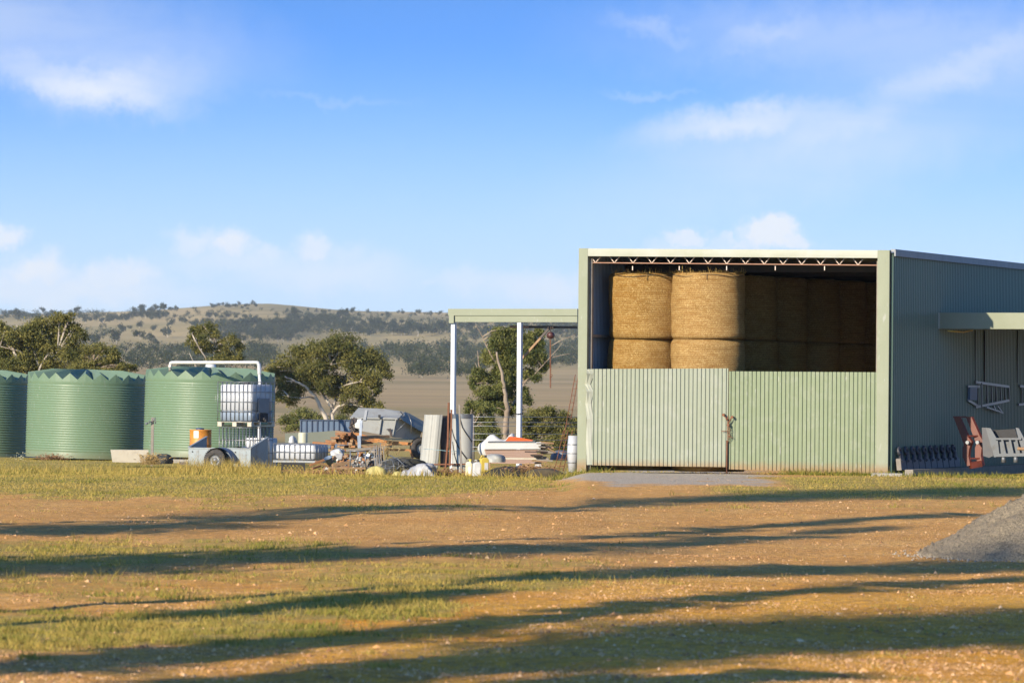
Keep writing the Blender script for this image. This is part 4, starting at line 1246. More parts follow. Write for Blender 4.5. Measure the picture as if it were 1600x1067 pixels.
# hay bales
def straw_mat():
    m, nt, b = new_mat('netted_straw')
    N = nt.nodes.new; L = nt.links.new
    tc = N('ShaderNodeTexCoord'); sx = N('ShaderNodeSeparateXYZ'); L(tc.outputs['Object'], sx.inputs[0])
    at = N('ShaderNodeMath'); at.operation = 'ARCTAN2'; L(sx.outputs[1], at.inputs[0]); L(sx.outputs[0], at.inputs[1])
    cb = N('ShaderNodeCombineXYZ'); L(at.outputs[0], cb.inputs[0]); L(sx.outputs[2], cb.inputs[1])
    oi = N('ShaderNodeObjectInfo'); L(oi.outputs['Random'], cb.inputs[2])
    def noise(sc, stretch, det=6, ro=.7, dist=0, vec=None):
        mp = N('ShaderNodeMapping'); L(vec or cb.outputs[0], mp.inputs[0]); mp.inputs['Scale'].default_value = stretch
        n = N('ShaderNodeTexNoise'); L(mp.outputs[0], n.inputs[0]); n.inputs['Scale'].default_value = sc
        n.inputs['Detail'].default_value = det; n.inputs['Roughness'].default_value = ro; n.inputs['Distortion'].default_value = dist
        return n.outputs[0]
    def mr(v, a, b_, c=0, d=1):
        r = N('ShaderNodeMapRange'); L(v, r.inputs[0]); r.inputs[1].default_value = a; r.inputs[2].default_value = b_; r.inputs[3].default_value = c; r.inputs[4].default_value = d
        return r.outputs[0]
    def mix(f, a, b_):
        x = N('ShaderNodeMix'); x.data_type = 'RGBA'
        L(f, x.inputs[0])
        for i, v in ((6, a), (7, b_)):
            if isinstance(v, tuple): x.inputs[i].default_value = (*v, 1)
            else: L(v, x.inputs[i])
        return x.outputs[2]
    c = mix(mr(noise(2.4, (1, 2.5, 3)), .38, .62), (.27, .150, .038), (.36, .215, .068))
    c = mix(mr(noise(30, (1, 1.3, 1), 3, .8, 1.5), .50, .58, 0, .85), c, (.60, .44, .20))
    c = mix(mr(noise(38, (.8, 1.5, 1), 3, .8, 1.0), .55, .66, 0, .75), c, (.22, .11, .03))
    c = mix(mr(noise(3.0, (.6, 6, 2), 5, .7), .50, .64, 0, .7), c, (.26, .13, .03))
    wv = N('ShaderNodeTexWave'); wv.bands_direction = 'Y'; wv.inputs['Scale'].default_value = 9.0; wv.inputs['Distortion'].default_value = 1.2
    wv.inputs['Detail'].default_value = 2; wv.inputs['Detail Scale'].default_value = 4
    L(cb.outputs[0], wv.inputs[0])
    c = mix(mr(wv.outputs[1], .35, .0, 0, .7), c, (.15, .07, .02))
    hv = N('ShaderNodeHueSaturation'); L(c, hv.inputs['Color']); L(mr(oi.outputs['Random'], 0, 1, .9, 1.08), hv.inputs['Value']); L(mr(oi.outputs['Random'], 0, 1, 1.08, 1.0), hv.inputs['Saturation']); c = hv.outputs[0]
    L(c, b.inputs['Base Color']); b.inputs['Roughness'].default_value = .55
    b.inputs['Specular IOR Level'].default_value = .4
    bp = N('ShaderNodeBump'); bp.inputs['Distance'].default_value = .03
    L(noise(26, (1, 1.4, 1), 4, .8, 1.2), bp.inputs['Height']); L(bp.outputs[0], b.inputs['Normal'])
    return m
M['straw'] = straw_mat()
M['straw_loose'] = mat('loose_straw', (.66, .47, .16), (.50, .32, .09), rough=.7, scale=20)
def bale_mesh(seed, net=True):
    r = np.random.default_rng(seed)
    Rb, H = .71 * (1 + r.uniform(-.02, .018)), 1.265
    nz_, na = 26, 64
    ph = r.uniform(0, 6, 8)
    vs = []; fs = []
    prof = [(0.0, .012), (.25, .004), (.5, 0.0), (.64, .0)] 
    zs = np.linspace(0, H, nz_)
    def rad(z, a):
        t = abs(z / H - .5) * 2
        rr_ = Rb * (1 - .06 * max(0, (t - .86) / .14) ** 2)
        rr_ += .016 * math.sin(a + ph[5] + z * 1.5) + .012 * math.sin(2 * a + ph[0]) + .008 * math.sin(3 * a + ph[1] + z * 3) + .006 * math.sin(z * 9 + ph[2]) + .004 * math.sin(z * 31 + ph[3]) + .004 * math.sin(7 * a + z * 5 + ph[4])
        return rr_
    for z in zs:
        for k in range(na):
            a = 6.28318 * k / na
            q = rad(z, a); vs.append((q * math.cos(a), q * math.sin(a), z))
    for i in range(nz_ - 1):
        for k in range(na):
            k2 = (k + 1) % na; fs.append((i * na + k, i * na + k2, (i + 1) * na + k2, (i + 1) * na + k))
    mb = MB(); mb.add(vs, fs, True)
    # ends: domed straw
    for zi, sg in ((0, -1), (nz_ - 1, 1)):
        rings = [zi * na + k for k in range(na)]
        prev = rings
        for f in (.9, .6, .3):
            st = len(mb.v)
            for k in range(na):
                x, y, z = mb.v[rings[k]]
                mb.v.append((x * f, y * f, z + (0.02 * (1 - f) * sg if sg > 0 else .01) + r.normal() * .006))
            for k in range(na):
                k2 = (k + 1) % na
                mb.f.append((prev[k], prev[k2], st + k2, st + k) if sg > 0 else (prev[k2], prev[k], st + k, st + k2)); mb.sm.append(True)
            prev = [st + k for k in range(na)]
        mb.f.append(tuple(prev) if sg > 0 else tuple(prev)[::-1]); mb.sm.append(False)
    return mb, H
def tuft_mesh(seed, H, n=420):
    r = np.random.default_rng(seed); mb = MB()
    for i in range(n):
        a = r.uniform(0, 6.28); q = .70 * math.sqrt(r.uniform(.3, 1))
        p = Vector((q * math.cos(a), q * math.sin(a), H))
        d = Vector((r.normal(), r.normal(), abs(r.normal()) * .45 + .08)); d.normalize()
        L_ = r.uniform(.05, .17)
        s_ = d.cross(Vector((0, 0, 1))).normalized() * .004
        e = p + d * L_; e.z = max(e.z, H + .012)
        mb.add([p - s_, p + s_, e + s_ * .4 + Vector((0, 0, -.0)), e - s_ * .4], [(0, 1, 2, 3)])
    return mb
bm_, BH = bale_mesh(1)
proto = None
def bale(a, b, lvl, label, group=None, seed=0, loose=False, rz=0.0, dx=0, dy=0):
    global proto
    w = SO + SW * (a + dx) + SDp * (b + dy)
    z = .055 + lvl * (BH + .004)
    mb, H = bale_mesh(seed)
    r = thing('hay_bale', label, 'hay bale', (w.x, w.y, z), rz, group)
    mb.build('netted_straw', M['straw'], r)
    if loose:
        tuft_mesh(seed + 50, H).build('loose_straw', M['straw_loose'], r)
    return r
BG_ = 'round hay bales stacked in the shed'
stacks = [(.93, 1.29, 'leftmost sunlit', 1.3), (2.31, 1.0, 'widest sunlit', .4), (2.24, 3.3, 'shaded, directly right of the sunlit', 2.2), (2.42, 4.75, 'second shaded', 3.0), (2.68, 6.2, 'middle shaded', 4.1), (2.80, 7.65, 'fourth shaded', 5.0), (3.12, 9.1, 'fifth shaded', .9), (3.45, 10.55, 'hindmost shaded', 2.7)]
for i, (a, b, nm, rz) in enumerate(stacks):
    tops = ['top bale of the ' + nm + ' stack', 'half hidden bale under the top of the ' + nm + ' stack']
    if i == 0: tops = ['sunlit golden bale with loose straw on top, nearest the left wall', 'sunlit bale under the one nearest the left wall, bulging left']
    if i == 1: tops = ['largest sunlit golden bale with a black net tie, top of its stack', 'sunlit bale beneath the largest one, cut off by the left gate']
    if i == 2: tops = ['dark bale touching the right side of the largest sunlit bale, upper', 'dark bale right of the sunlit ones, lower, above the right gate']
    bale(a, b, 2, tops[0], BG_, 10 + i * 3, loose=i < 2, rz=rz)
    bale(a, b, 1, tops[1], BG_, 11 + i * 3, rz=rz + 1, dx=-.04 if i == 0 else 0)
    bale(a, b, 0, 'bottom bale of the ' + nm + ' stack, hidden behind the gates', BG_, 12 + i * 3, rz=rz + 2)
# net ties on the two front tops
for i, (a, b) in enumerate(((.95, 1.27), (2.31, 1.0))):
    w = SO + SW * a + SDp * b; z = .055 + 2 * (BH + .004) + BH
    mb = MB(); ca = []
    for k in range(26):
        an = math.pi * (1.02 + .86 * k / 25); ca.append((.722 * math.cos(an), .722 * math.sin(an), z - .055 + .02 * math.sin(k * .5 + i)))
    mb.tube(ca, .006, 5)
    if i == 1: c = ca[13]; mb.tube([c, (c[0], c[1] - .01, c[2] - .1)], .008, 5)
    o_ = mb.build('net_tie', M['black'], None, (w.x, w.y, 0)); tag(o_, 'thin black net tie round the top of the ' + ('smaller left' if i == 0 else 'largest') + ' sunlit bale', 'net tie')

# open lean-to frame on the left
OF = Vector((0, 0, 0))
fr = thing('open_frame', 'unroofed pale green beam on two thin posts joined to the left of the shed', 'frame', SO + SDp * 19.0, -PHI)
B0 = 19.0
def FP(px, py, b=.12):
    q = on_front(px, py, b + B0); q.y -= B0; return q
mb = MB()
a = FP(700, 482.5); a2 = FP(700, 493); b_ = FP(902, 482.5); b2 = FP(902, 493.2)
def beam(mb, p0, p1, p2, p3, t):
    vs = [p0, p1, p2, p3]
    vs = [Vector(v) for v in vs] + [Vector(v) + Vector((0, t, 0)) for v in vs]
    mb.add(vs, [(0, 1, 2, 3), (7, 6, 5, 4), (0, 4, 5, 1), (1, 5, 6, 2), (2, 6, 7, 3), (3, 7, 4, 0)])
beam(mb, a2, b2, b_, a, .2); mb.build('upper_beam', M['green_trim'], fr)
mb = MB(); beam(mb, FP(709, 503, .15), FP(902, 503.5, .15), FP(902, 493.4, .15), FP(709, 493.2, .15), .1); mb.build('lower_beam', M['green_trim'], fr)
for px, pb in ((707.5, 744), (811, 744)):
    t = FP(px + .9, 503.6 if px > 800 else 493, .2); u = FP(px - .6, pb, .2)
    d = .052
    mb = MB()
    Mx = Matrix.Translation((t.x, .23, 0)) @ Matrix.Rotation(R(-6), 4, 'Z')
    mb.box(-d, d, -d, d, u.z - .1, t.z, Mx)
    o_ = mb.build('post', M['post_white'], fr, bevel=.006)
t = FP(706, 493, .14); u = FP(706, 505, .14)
mb = MB(); mb.box(t.x - .06, t.x + .065, .1, .16, u.z, t.z); mb.build('bracket', M['green_trim'], fr)
mb = MB(); mb.tube([(FP(811, 647).x - .08, .14, FP(811, 647).z), (FP(811, 647).x + .08, .14, FP(811, 646).z)], .012, 6); mb.build('tie_wire', M['black'], fr)
# steel rail with brace carrying the hoist
rail = thing('hoist_rail', 'rust red steel rail and slanting brace under the frame beam', 'rail', SO + SDp * 19.0, -PHI)
mb = MB(); mb.bar(FP(797, 510.5, .6), FP(902, 511.5, .6), .05, .06); mb.build('rail', M['dark_steel'], rail)
mb = MB(); mb.bar(FP(797, 510.6, .56), FP(826, 511, .56), .03, .045); mb.build('rail_end', M['red_oxide'], rail)
mb = MB(); mb.bar(FP(813, 563, .5), FP(845, 528, .5), .05, .05); mb.build('brace', M['timber'], rail)
mb = MB(); mb.bar(FP(844, 529, .52), FP(858, 513, .52), .05, .05); mb.build('brace_socket', M['dark_steel'], rail)
mb = MB(); q = FP(861, 511, .6); rs = thing('chain_hoist', 'dark red chain hoist hanging from the rail by the shed', 'hoist', SO + SDp * 19.0, -PHI)
M['hoist_red'] = mat('hoist_red', (.14, .03, .025), (.08, .03, .03), rough=.5)
mb.lathe([(.0, -.09), (.07, -.085), (.085, -.05), (.085, .05), (.07, .085), (0, .09)], 16, M=Matrix.Translation(FP(860.5, 524, .5)) @ Matrix.Rotation(R(90), 4, 'X') @ Matrix.Scale(1.0, 4, (0, 1, 0)))
mb.build('housing', M['hoist_red'], rs)
mb = MB()
for px in (857, 861, 864): mb.tube([FP(px, 509, .45), FP(px, 514, .45)], .022, 6)
mb.tube([FP(860.5, 512, .5), FP(860.5, 518, .5)], .012, 6)
mb.build('trolley', M['dark_steel'], rs)
mb = MB()
for k in range(44):
    y0 = 531 + k * 1.72; c = FP(860 + (.5 if k % 2 else -.3), y0, .5)
    mb.tube([(c.x - .012 * (k % 2), c.y - .008 * ((k + 1) % 2), c.z + .014), (c.x + .008 * (k % 2), c.y + .008 * ((k + 1) % 2), c.z - .014)], .014, 5)
mb.build('chain', M['rust'], rs)
mb = MB(); hk = []
for k in range(9):
    an = R(100 - k * 34); c = FP(861, 587, .5); hk.append((c.x + .03 * math.cos(an), c.y, c.z + .035 * math.sin(an)))
mb.tube(hk, .008, 6); mb.build('hook', M['rust'], rs)

# things along the sheltered wall
zs0 = .0
mb = MB()
p0 = on_side(1398, 737, WID + .42); 
mb.bar((WID + .42, -.12, .06), (WID + .42, 4.6, .04), .16, .2); mb.bar((WID + .40, 4.62, .05), (WID + .42, 9, .05), .16, .18)
o_ = mb.build('timber_sleeper', M['timber_grey'], None, SO, (0, 0, -PHI)); tag(o_, 'long grey timber sleeper edging the ground along the shaded wall', 'sleeper')
mb = MB(); mb.box(WID - .28, WID + .33, -.26, -.02, -.06, .09); o_ = mb.build('concrete_footing', M['concrete'], None, SO, (0, 0, -PHI), bevel=.01)
tag(o_, 'pale block at the foot of the right shed column', 'footing')
mb = MB(); q = on_side(1395, 727, WID + .2); mb.bar((WID + .2, .02, .15), (WID + .19, -.03, .36), .05, .09, up=(1, 0, 0)); o_ = mb.build('wooden_peg', M['timber_grey'], None, SO, (0, 0, -PHI))
tag(o_, 'short pale peg leaning beside the first dark plate', 'peg')
M['cast'] = mat('dark_cast_iron', (.055, .062, .08), (.085, .085, .095), rough=.55, metal=.2, scale=9)
ords = ['first', 'second', 'third', 'fourth', 'fifth', 'sixth', 'seventh', 'eighth', 'ninth', 'tenth']
def cast_plate():
    r = thing('cast_plate', '', 'machine part', (0, 0, 0))
    mb = MB()
    poly = [(0, 0), (.40, 0), (.40, .18), (.30, .19), (.27, .31), (.22, .33), (.16, .22), (.1, .2), (.02, .2)]
    mb.prism(poly, -.03, .03, Matrix.Rotation(R(90), 4, 'Z'))
    mb.build('plate', M['cast'], r, bevel=.006)
    mb = MB(); ring = []
    for k in range(13):
        an = 6.28318 * k / 12; ring.append((0, .17 + .075 * math.cos(an), .36 + .065 * math.sin(an)))
    mb.tube(ring, .032, 7); mb.build('eye', M['cast'], r)
    mb = MB(); mb.tube([(.05, .05, .16), (.0, .1, .2), (.02, .16, .3)], .03, 6); mb.build('arm', M['cast'], r)
    return r
cp = None
for i in range(10):
    b = .16 + i * .44
    w = SO + SW * (WID + .17) + SDp * b; w.z = .14 - .0 * i
    lb = ords[i] + ' dark hooked iron plate from the shed corner, in the row on the sleeper'
    if cp is None:
        cp = cast_plate(); cp.location = w; cp.rotation_euler = (0, R(-10), -PHI); cp['label'] = lb; cp['group'] = 'dark hooked iron plates in a row'
    else:
        dup(cp, w, label=lb, rot=(0, R(-10 + (i % 3)), -PHI))
# orange bent arms
lo = thing('loader_frame', 'tall rusty orange twin armed tractor frame standing against the shaded wall', 'machine part', SO, -PHI)
def arm(dx, a, nm='side_arm'):
    pts = [(1488, 651), (1504, 651), (1523, 690), (1527, 700), (1517, 714), (1520, 727), (1510, 728), (1503, 712), (1505, 697), (1498, 680)]
    pts = [(1489.5, 651), (1498, 651), (1512, 682), (1518, 690), (1514, 702), (1513, 712), (1516, 727), (1511, 728), (1504, 714), (1504, 700), (1506, 694), (1502, 683)]
    poly = []
    o = Vector((0, 0, CH))
    vs = []
    for px, py in pts:
        q = on_front(px + dx, py, 2.6)
        vs.append(q)
    n = len(vs)
    mb = MB(); mb.add([Vector((v.x, v.y + a, v.z)) for v in vs] + [Vector((v.x + .03, v.y + a + .05, v.z)) for v in vs],
                      [tuple(range(n)), tuple(range(n, 2 * n))[::-1]] + [((i + 1) % n, i, i + n, (i + 1) % n + n) for i in range(n)])
    return mb.build(nm, M['loader'], lo)
arm(0, 0); arm(17, .12)
mb = MB()
for (p, q, w) in (((1489, 651.3), (1510, 651.3), .03), ((1513, 681), (1529, 681), .03), ((1512, 716), (1532, 716), .03), ((1516, 727), (1533, 724), .12)):
    mb.bar(on_front(*p, 2.62), on_front(*q, 2.74), w)
mb.build('cross_bar', M['loader'], lo)
mb = MB()
for px, py in ((1512.5, 691), (1528, 691)):
    c = on_front(px, py, 2.58); mb.tube([(c.x, c.y - .06, c.z), (c.x, c.y + .06, c.z)], .035, 10)
mb.build('pivot', M['zinc'], lo)
# grey blue implement
im = thing('implement_plate', 'worn blue grey steel quick hitch plate with two ears leaning by the wall', 'machine part', SO, -PHI)
def front_poly(pts, b, m, nm, par, t=.04, bev=0):
    vs = [on_front(px, py, b) for px, py in pts]; n = len(vs)
    mb = MB(); mb.add(vs + [v + Vector((0, t, 0)) for v in vs], [tuple(range(n)), tuple(range(n, 2 * n))[::-1]] + [((i + 1) % n, i, i + n, (i + 1) % n + n) for i in range(n)])
    return mb.build(nm, m, par, bevel=bev)
bI = 2.4
front_poly([(1553, 685), (1597, 685), (1606, 712), (1556, 714)], bI, M['loader_grey'], 'plate', im)
front_poly([(1540, 668), (1548, 669), (1559, 688), (1562, 714), (1553, 714)], bI - .06, M['loader_grey'], 'ear', im, .05)
front_poly([(1587, 668), (1592, 669), (1603, 690), (1609, 712), (1600, 712), (1592, 688)], bI - .06, M['loader_grey'], 'ear', im, .05)
mb = MB()
mb.bar(on_front(1555, 685.5, bI - .08), on_front(1596, 685.5, bI - .08), .035); mb.bar(on_front(1555, 711, bI - .08), on_front(1606, 710, bI - .08), .06)
for px in (1566, 1578, 1588): mb.bar(on_front(px, 686, bI - .07), on_front(px + 5, 710, bI - .07), .04)
mb.build('rib', M['loader_grey'], im)
mb = MB()
for px in (1568, 1587):
    c = on_front(px, 716, bI - .05); MB().tube([(c.x, c.y, c.z + .05), (c.x, c.y, c.z - .08)], .04, 10).build('foot', M['zinc_dark'], im)
front_poly([(1550, 672), (1586, 670), (1590, 684), (1556, 685)], bI + .12, M['black'], 'rubber_flap', im, .02)
# dark machine behind it
dk = front_poly([(1534, 668), (1541, 668), (1552, 712), (1545, 715), (1536, 712)], bI + .25, M['cast'], 'scraper_blade', None, .05)
dk.location = SO; dk.rotation_euler = (0, 0, -PHI); tag(dk, 'black steel blade upright between the orange frame and the blue grey plate', 'blade')
# log end at the picture edge
mb = MB(); mb.tube([on_front(1590, 700.5, 1.2), on_front(1640, 704, 1.2)], .03, 8)
o_ = mb.build('wooden_pole', M['timber'], None, SO, (0, 0, -PHI)); tag(o_, 'round pale pole end sticking in from the right edge before the blue grey plate', 'pole')
mb = MB()
for px in (1600, 1625): mb.bar(on_front(px + 5, 705, 1.2), on_front(px + 6, 734, 1.2), .06)
mb.bar(on_front(1602, 706, 1.2), on_front(1640, 706, 1.2), .05)
o_ = mb.build('trestle', M['timber_grey'], None, SO, (0, 0, -PHI)); tag(o_, 'low trestle just past the right edge carrying the round pole', 'trestle')
# ladders on the wall
def wall_px(px, py, off=.06): return on_side(px, py, WID + off)
def ladder_poly(name, label, rails, rungs, extra=()):
    r = thing(name, label, 'ladder', SO, -PHI)
    mb = MB()
    for a, b in rails: mb.bar(a, b, .03, .05)
    mb.build('rail', M['alu'], r)
    for a, b in rungs: MB().bar(a, b, .028, .028).build('rung', M['alu'], r)
    if extra:
        mb = MB()
        for a, b in extra: mb.bar(a, b, .025, .03)
        mb.build('rear_leg', M['alu'], r)
    return r
Wp = wall_px
rails = [(Wp(1524, 597), Wp(1576, 604)), (Wp(1524, 636), Wp(1576, 625.5)), (Wp(1512, 604), Wp(1530, 604)), (Wp(1512, 625), Wp(1527, 634))]
rungs = [(Wp(x, 597 + (x - 1524) * .135), Wp(x + 1, 636 - (x - 1540) * .28 if x > 1540 else 637)) for x in (1527, 1542, 1549, 1556, 1563, 1570, 1576)]
ladder_poly('stepladder', 'folded aluminium stepladder hung sideways on the shaded wall', rails, rungs, [(Wp(1541, 636, .12), Wp(1567, 645, .12)), (Wp(1552, 634, .12), Wp(1556, 641, .12)), (Wp(1558, 634, .12), Wp(1566, 644, .12)), (Wp(1534, 598, .12), Wp(1534, 636, .12))])
mb = MB(); mb.box(WID + .05, WID + .1, Wp(1513, 610).y, Wp(1524, 610).y, Wp(1513, 625).z, Wp(1513, 605).z)
o_ = mb.build('ladder_shelf', M['blue_steel'], bpy.data.objects['stepladder'])
ladder_poly('straight_ladder', 'second aluminium ladder on the wall, cut by the right edge', [(Wp(1593, 603), Wp(1640, 609)), (Wp(1591, 632), Wp(1640, 628))], [(Wp(x, 604), Wp(x, 631)) for x in (1597, 1605, 1613, 1622)])
for px, lb in ((1524, 'thin dark cord from awning down to the left end of the stepladder'), (1538.5, 'thicker dark cord beside the stepladder cord, under the awning'), (1590, 'dark cord hanging to the second ladder near the right edge')):
    mb = MB(); mb.tube([Wp(px, 516, .05), Wp(px, 598, .05)], .009 if px != 1538.5 else .014, 5)
    o_ = mb.build('cord', M['black'], None, SO, (0, 0, -PHI)); tag(o_, lb, 'cord')

# heap of gravel
def pile():
    c = G(1662, 45.6)
    r = np.random.default_rng(4); n1, n2 = 60, 120
    vs = []
    for i in range(n1 + 1):
        q = 1.40 * i / n1
        for k in range(n2):
            a = 6.28318 * k / n2
            e = 1 + .06 * math.sin(2 * a + 1) + .03 * math.sin(5 * a) + .015 * math.sin(11 * a + 2)
            t = q / 1.40
            z = .82 * (1 - t) ** 1.0
            z = .82 - math.sqrt((.82 - z) ** 2 + .012) + .02
            z *= 1.0
            z += (.016 * math.sin(a * 9 + t * 7) + .012 * math.sin(a * 23 + t * 19)) * t * (1 - t) * 4
            z += r.normal() * .013 + .02 * math.sin(a * 5 + t * 11) * t * (1 - t) * 4
            # a slumped face toward the viewer's right
            z -= .10 * math.exp(-((a - 4.9) / .35) ** 2) * math.exp(-((t - .35) / .2) ** 2)
            x, y = q * e * math.cos(a), q * e * math.sin(a)
            vs.append((x, y, max(z, 0) + float(gz(c.x + x, c.y + y)) - c.z - (.02 if i == n1 else 0)))
    fs = [(i * n2 + k, i * n2 + (k + 1) % n2, (i + 1) * n2 + (k + 1) % n2, (i + 1) * n2 + k) for i in range(n1) for k in range(n2)]
    m, nt, b = new_mat('crushed_gravel')
    N = nt.nodes.new; L = nt.links.new
    tc = N('ShaderNodeTexCoord')
    n = N('ShaderNodeTexNoise'); n.inputs['Scale'].default_value = 55; n.inputs['Detail'].default_value = 5; n.inputs['Roughness'].default_value = .8; L(tc.outputs['Object'], n.inputs[0])
    rp = N('ShaderNodeValToRGB'); rp.color_ramp.elements[0].position = .34; rp.color_ramp.elements[1].position = .68
    rp.color_ramp.elements[0].color = (.05, .042, .03, 1); rp.color_ramp.elements[1].color = (.50, .40, .26, 1)
    L(n.outputs[0], rp.inputs[0]); L(rp.outputs[0], b.inputs['Base Color']); b.inputs['Roughness'].default_value = .95
    bp = N('ShaderNodeBump'); bp.inputs['Distance'].default_value = .03; L(n.outputs[0], bp.inputs['Height']); L(bp.outputs[0], b.inputs['Normal'])
    mb = MB(); mb.add(vs, fs, True)
    o_ = mb.build('gravel_heap', m, None, c)
    tag(o_, 'conical heap of grey crushed gravel at the right edge of the yard', 'gravel heap')
pile()
# ---------------------------------------------------------------- water tanks
M['tank'] = mat('green_tank_plastic', (.118, .180, .108), (.108, .165, .10), rough=.42, scale=.8, dirt=(.15, .20, .13), dscale=1.5, damt=.35, spec=.4)
mud(M['tank'], .3, (.16, .14, .08), .5, .0)
M['tank_roof'] = mat('green_tank_roof', (.125, .19, .125), (.11, .165, .11), rough=.5, scale=1.2)
def tank(cx, D, Rr, ytop, ybase, label, teeth=24, lean=1.2, ph=0.0, rim=True):
    base = P(cx, ybase, D)
    h = P(cx, ytop, D - Rr).z - base.z
    t = thing('water_tank', label, 'water tank', base, ph, 'green corrugated water tanks in a row', rot=(0, R(lean), ph))
    prof = [(Rr, 0), (Rr, .17)]
    z = .19; zt = h - .34; n = 27; p = (zt - z) / n
    for i in range(n):
        prof += [(Rr - .004, z), (Rr + .014, z + p * .3), (Rr + .014, z + p * .55), (Rr - .006, z + p * .82)]
        z += p
    prof += [(Rr, z), (Rr + .004, h - .24)]
    MB().lathe(prof, 96).build('tank_wall', M['tank'], t)
    # zig zag crown and pleated roof
    mb = MB(); N = teeth
    lo = []; pk = []; 
    for i in range(N):
        a = 6.28318 * (i + .5) / N; b = 6.28318 * i / N
        pk.append((( Rr + .006) * math.cos(b), (Rr + .006) * math.sin(b), h))
        lo.append((( Rr + .006) * math.cos(a), (Rr + .006) * math.sin(a), h - .19))
    bot = [(x, y, h - .245) for i in range(N) for (x, y, _) in (pk[i], lo[i])]
    vs = bot + [q for i in range(N) for q in (pk[i], lo[i])]
    m2 = 2 * N
    mb.add(vs, [(i, (i + 1) % m2, m2 + (i + 1) % m2, m2 + i) for i in range(m2)])
    mb.build('tank_rim', M['tank'], t)
    mb = MB()
    cr_ = [(.33 * math.cos(3.14159 * i / N), .33 * math.sin(3.14159 * i / N), h + .10 + (.02 if i % 2 == 0 else -.03)) for i in range(m2)]
    ed = [q for i in range(N) for q in (pk[i], lo[i])]
    md = []
    for i in range(m2):
        f = .5; e = ed[i]; c = cr_[i]
        md.append((e[0] * (1 - f) + c[0] * f, e[1] * (1 - f) + c[1] * f, (e[2] * (1 - f) + c[2] * f) + (.055 if i % 2 == 0 else -.0)))
    mb.add([(x * .999, y * .999, z_) for x, y, z_ in ed] + md + cr_ + [(0, 0, h + .13)],
           [(i, (i + 1) % m2, m2 + (i + 1) % m2, m2 + i) for i in range(m2)] + [(m2 + i, m2 + (i + 1) % m2, 2 * m2 + (i + 1) % m2, 2 * m2 + i) for i in range(m2)] + [(2 * m2 + i, 2 * m2 + (i + 1) % m2, 3 * m2) for i in range(m2)])
    mb.build('tank_roof', M['tank_roof'], t)
    return t, h
def slab(cx, D, Rr, ybase, label):
    b = P(cx, ybase + .5, D)
    mb = MB(); mb.box(-Rr - .45, Rr + .45, -Rr - .25, Rr + .25, -.25, 0)
    o = mb.build('concrete_slab', M['concrete'], None, b, bevel=.02); tag(o, label, 'slab')
tank(-48, 137, 1.77, 583, 715.5, 'leftmost green corrugated tank, cut by the left edge of the photo', lean=.8, ph=.1)
tank(133, 133, 1.76, 583.5, 715, 'middle green corrugated tank with a bright stripe of sun, no pipe on it', lean=1.3, ph=.06)
T3, h3 = tank(325, 129, 1.86, 580, 714, 'right green corrugated tank with the white pipe over its roof', lean=1.3, ph=.2)
mb = MB(); mb.lathe([(.0, .17), (.12, .16), (.15, .08), (.16, 0)], 16, (0, 0, h3 + .10)); mb.build('vent_cap', M['white'], T3)
slab(40, 135.5, 4.1, 716.5, 'low pale concrete slab under the two left tanks')
slab(315, 129.2, 1.75, 715.5, 'concrete slab under the right tank')

# white overflow pipe
pp = thing('white_pipe', 'white plastic pipe running over the right tank and down beside the caged tote', 'pipe', P(266, 590, 127.5))
b0 = P(266, 590, 127.5)
def PV(px, py, D): return P(px, py, D) - b0
pts = [PV(266, 579, 127.5), PV(266, 571, 127.4), PV(266.6, 568, 127.4), PV(269, 566.3, 127.3), PV(335, 566.3, 126), PV(400, 566.3, 124.5), PV(403.5, 567, 124.4), PV(405, 571, 124.4), PV(406, 600, 124), PV(405, 640, 123.8), PV(405, 683, 123.6), PV(405, 728, 123.5)]
mb = MB(); mb.tube(pts, .047, 12); mb.build('pipe', M['white'], pp)
mb = MB()
for i in (1, 6): mb.tube([pts[i] + Vector((0, 0, -.06)), pts[i], pts[i + 1], pts[i + 1] + (pts[i + 2] - pts[i + 1]) * .5], .056, 12)
mb.build('elbow', M['white'], pp)

# a little helper for things defined by their outline in the photograph
def things_frame(px, py, D):
    base = P(px, py, D)
    g_ = float(gz(base.x, base.y))
    return base
def outline(pts, D, t, base, m, name, parent=None, bevel=0.0, dtop=0.0, label=None, cat=None, group=None):
    """solid with the given silhouette at distance D and thickness t; leaning back by dtop at the top"""
    ys = [p[1] for p in pts]; y0, y1 = min(ys), max(ys)
    n = len(pts); vs = []
    for px, py in pts:
        vs.append(P(px, py, D + dtop * (y1 - py) / max(1e-6, y1 - y0)) - base)
    vs2 = [v + Vector((0, t, 0)) for v in vs]
    mb = MB(); mb.add(vs + vs2, [tuple(range(n)), tuple(range(n, 2 * n))[::-1]] + [((i + 1) % n, i, i + n, (i + 1) % n + n) for i in range(n)])
    o = mb.build(name, m, parent, None if parent else base, bevel=bevel)
    if label: tag(o, label, cat, group)
    return o

# ---------------------------------------------------------------- caged totes
M['tote_liquid'] = mat('bluish_filled_plastic', (.24, .29, .36), (.21, .26, .33), rough=.4, scale=3)
M['tote'] = mat('milky_plastic', (.50, .52, .55), (.44, .46, .50), rough=.4, scale=2.5)
def cage(mb, w, d, z0, z1, nv, nd, nh, r=.010):
    for i in range(nh):
        z = z0 + (z1 - z0) * i / (nh - 1)
        mb.tube([(-w / 2, -d / 2, z), (w / 2, -d / 2, z), (w / 2, d / 2, z), (-w / 2, d / 2, z), (-w / 2, -d / 2, z)], r, 6)
    for i in range(nv + 1):
        x = -w / 2 + w * i / nv
        for y in (-d / 2, d / 2): mb.tube([(x, y, z0), (x, y, z1)], r, 6)
    for i in range(1, nd):
        y = -d / 2 + d * i / nd
        for x in (-w / 2, w / 2): mb.tube([(x, y, z0), (x, y, z1)], r, 6)
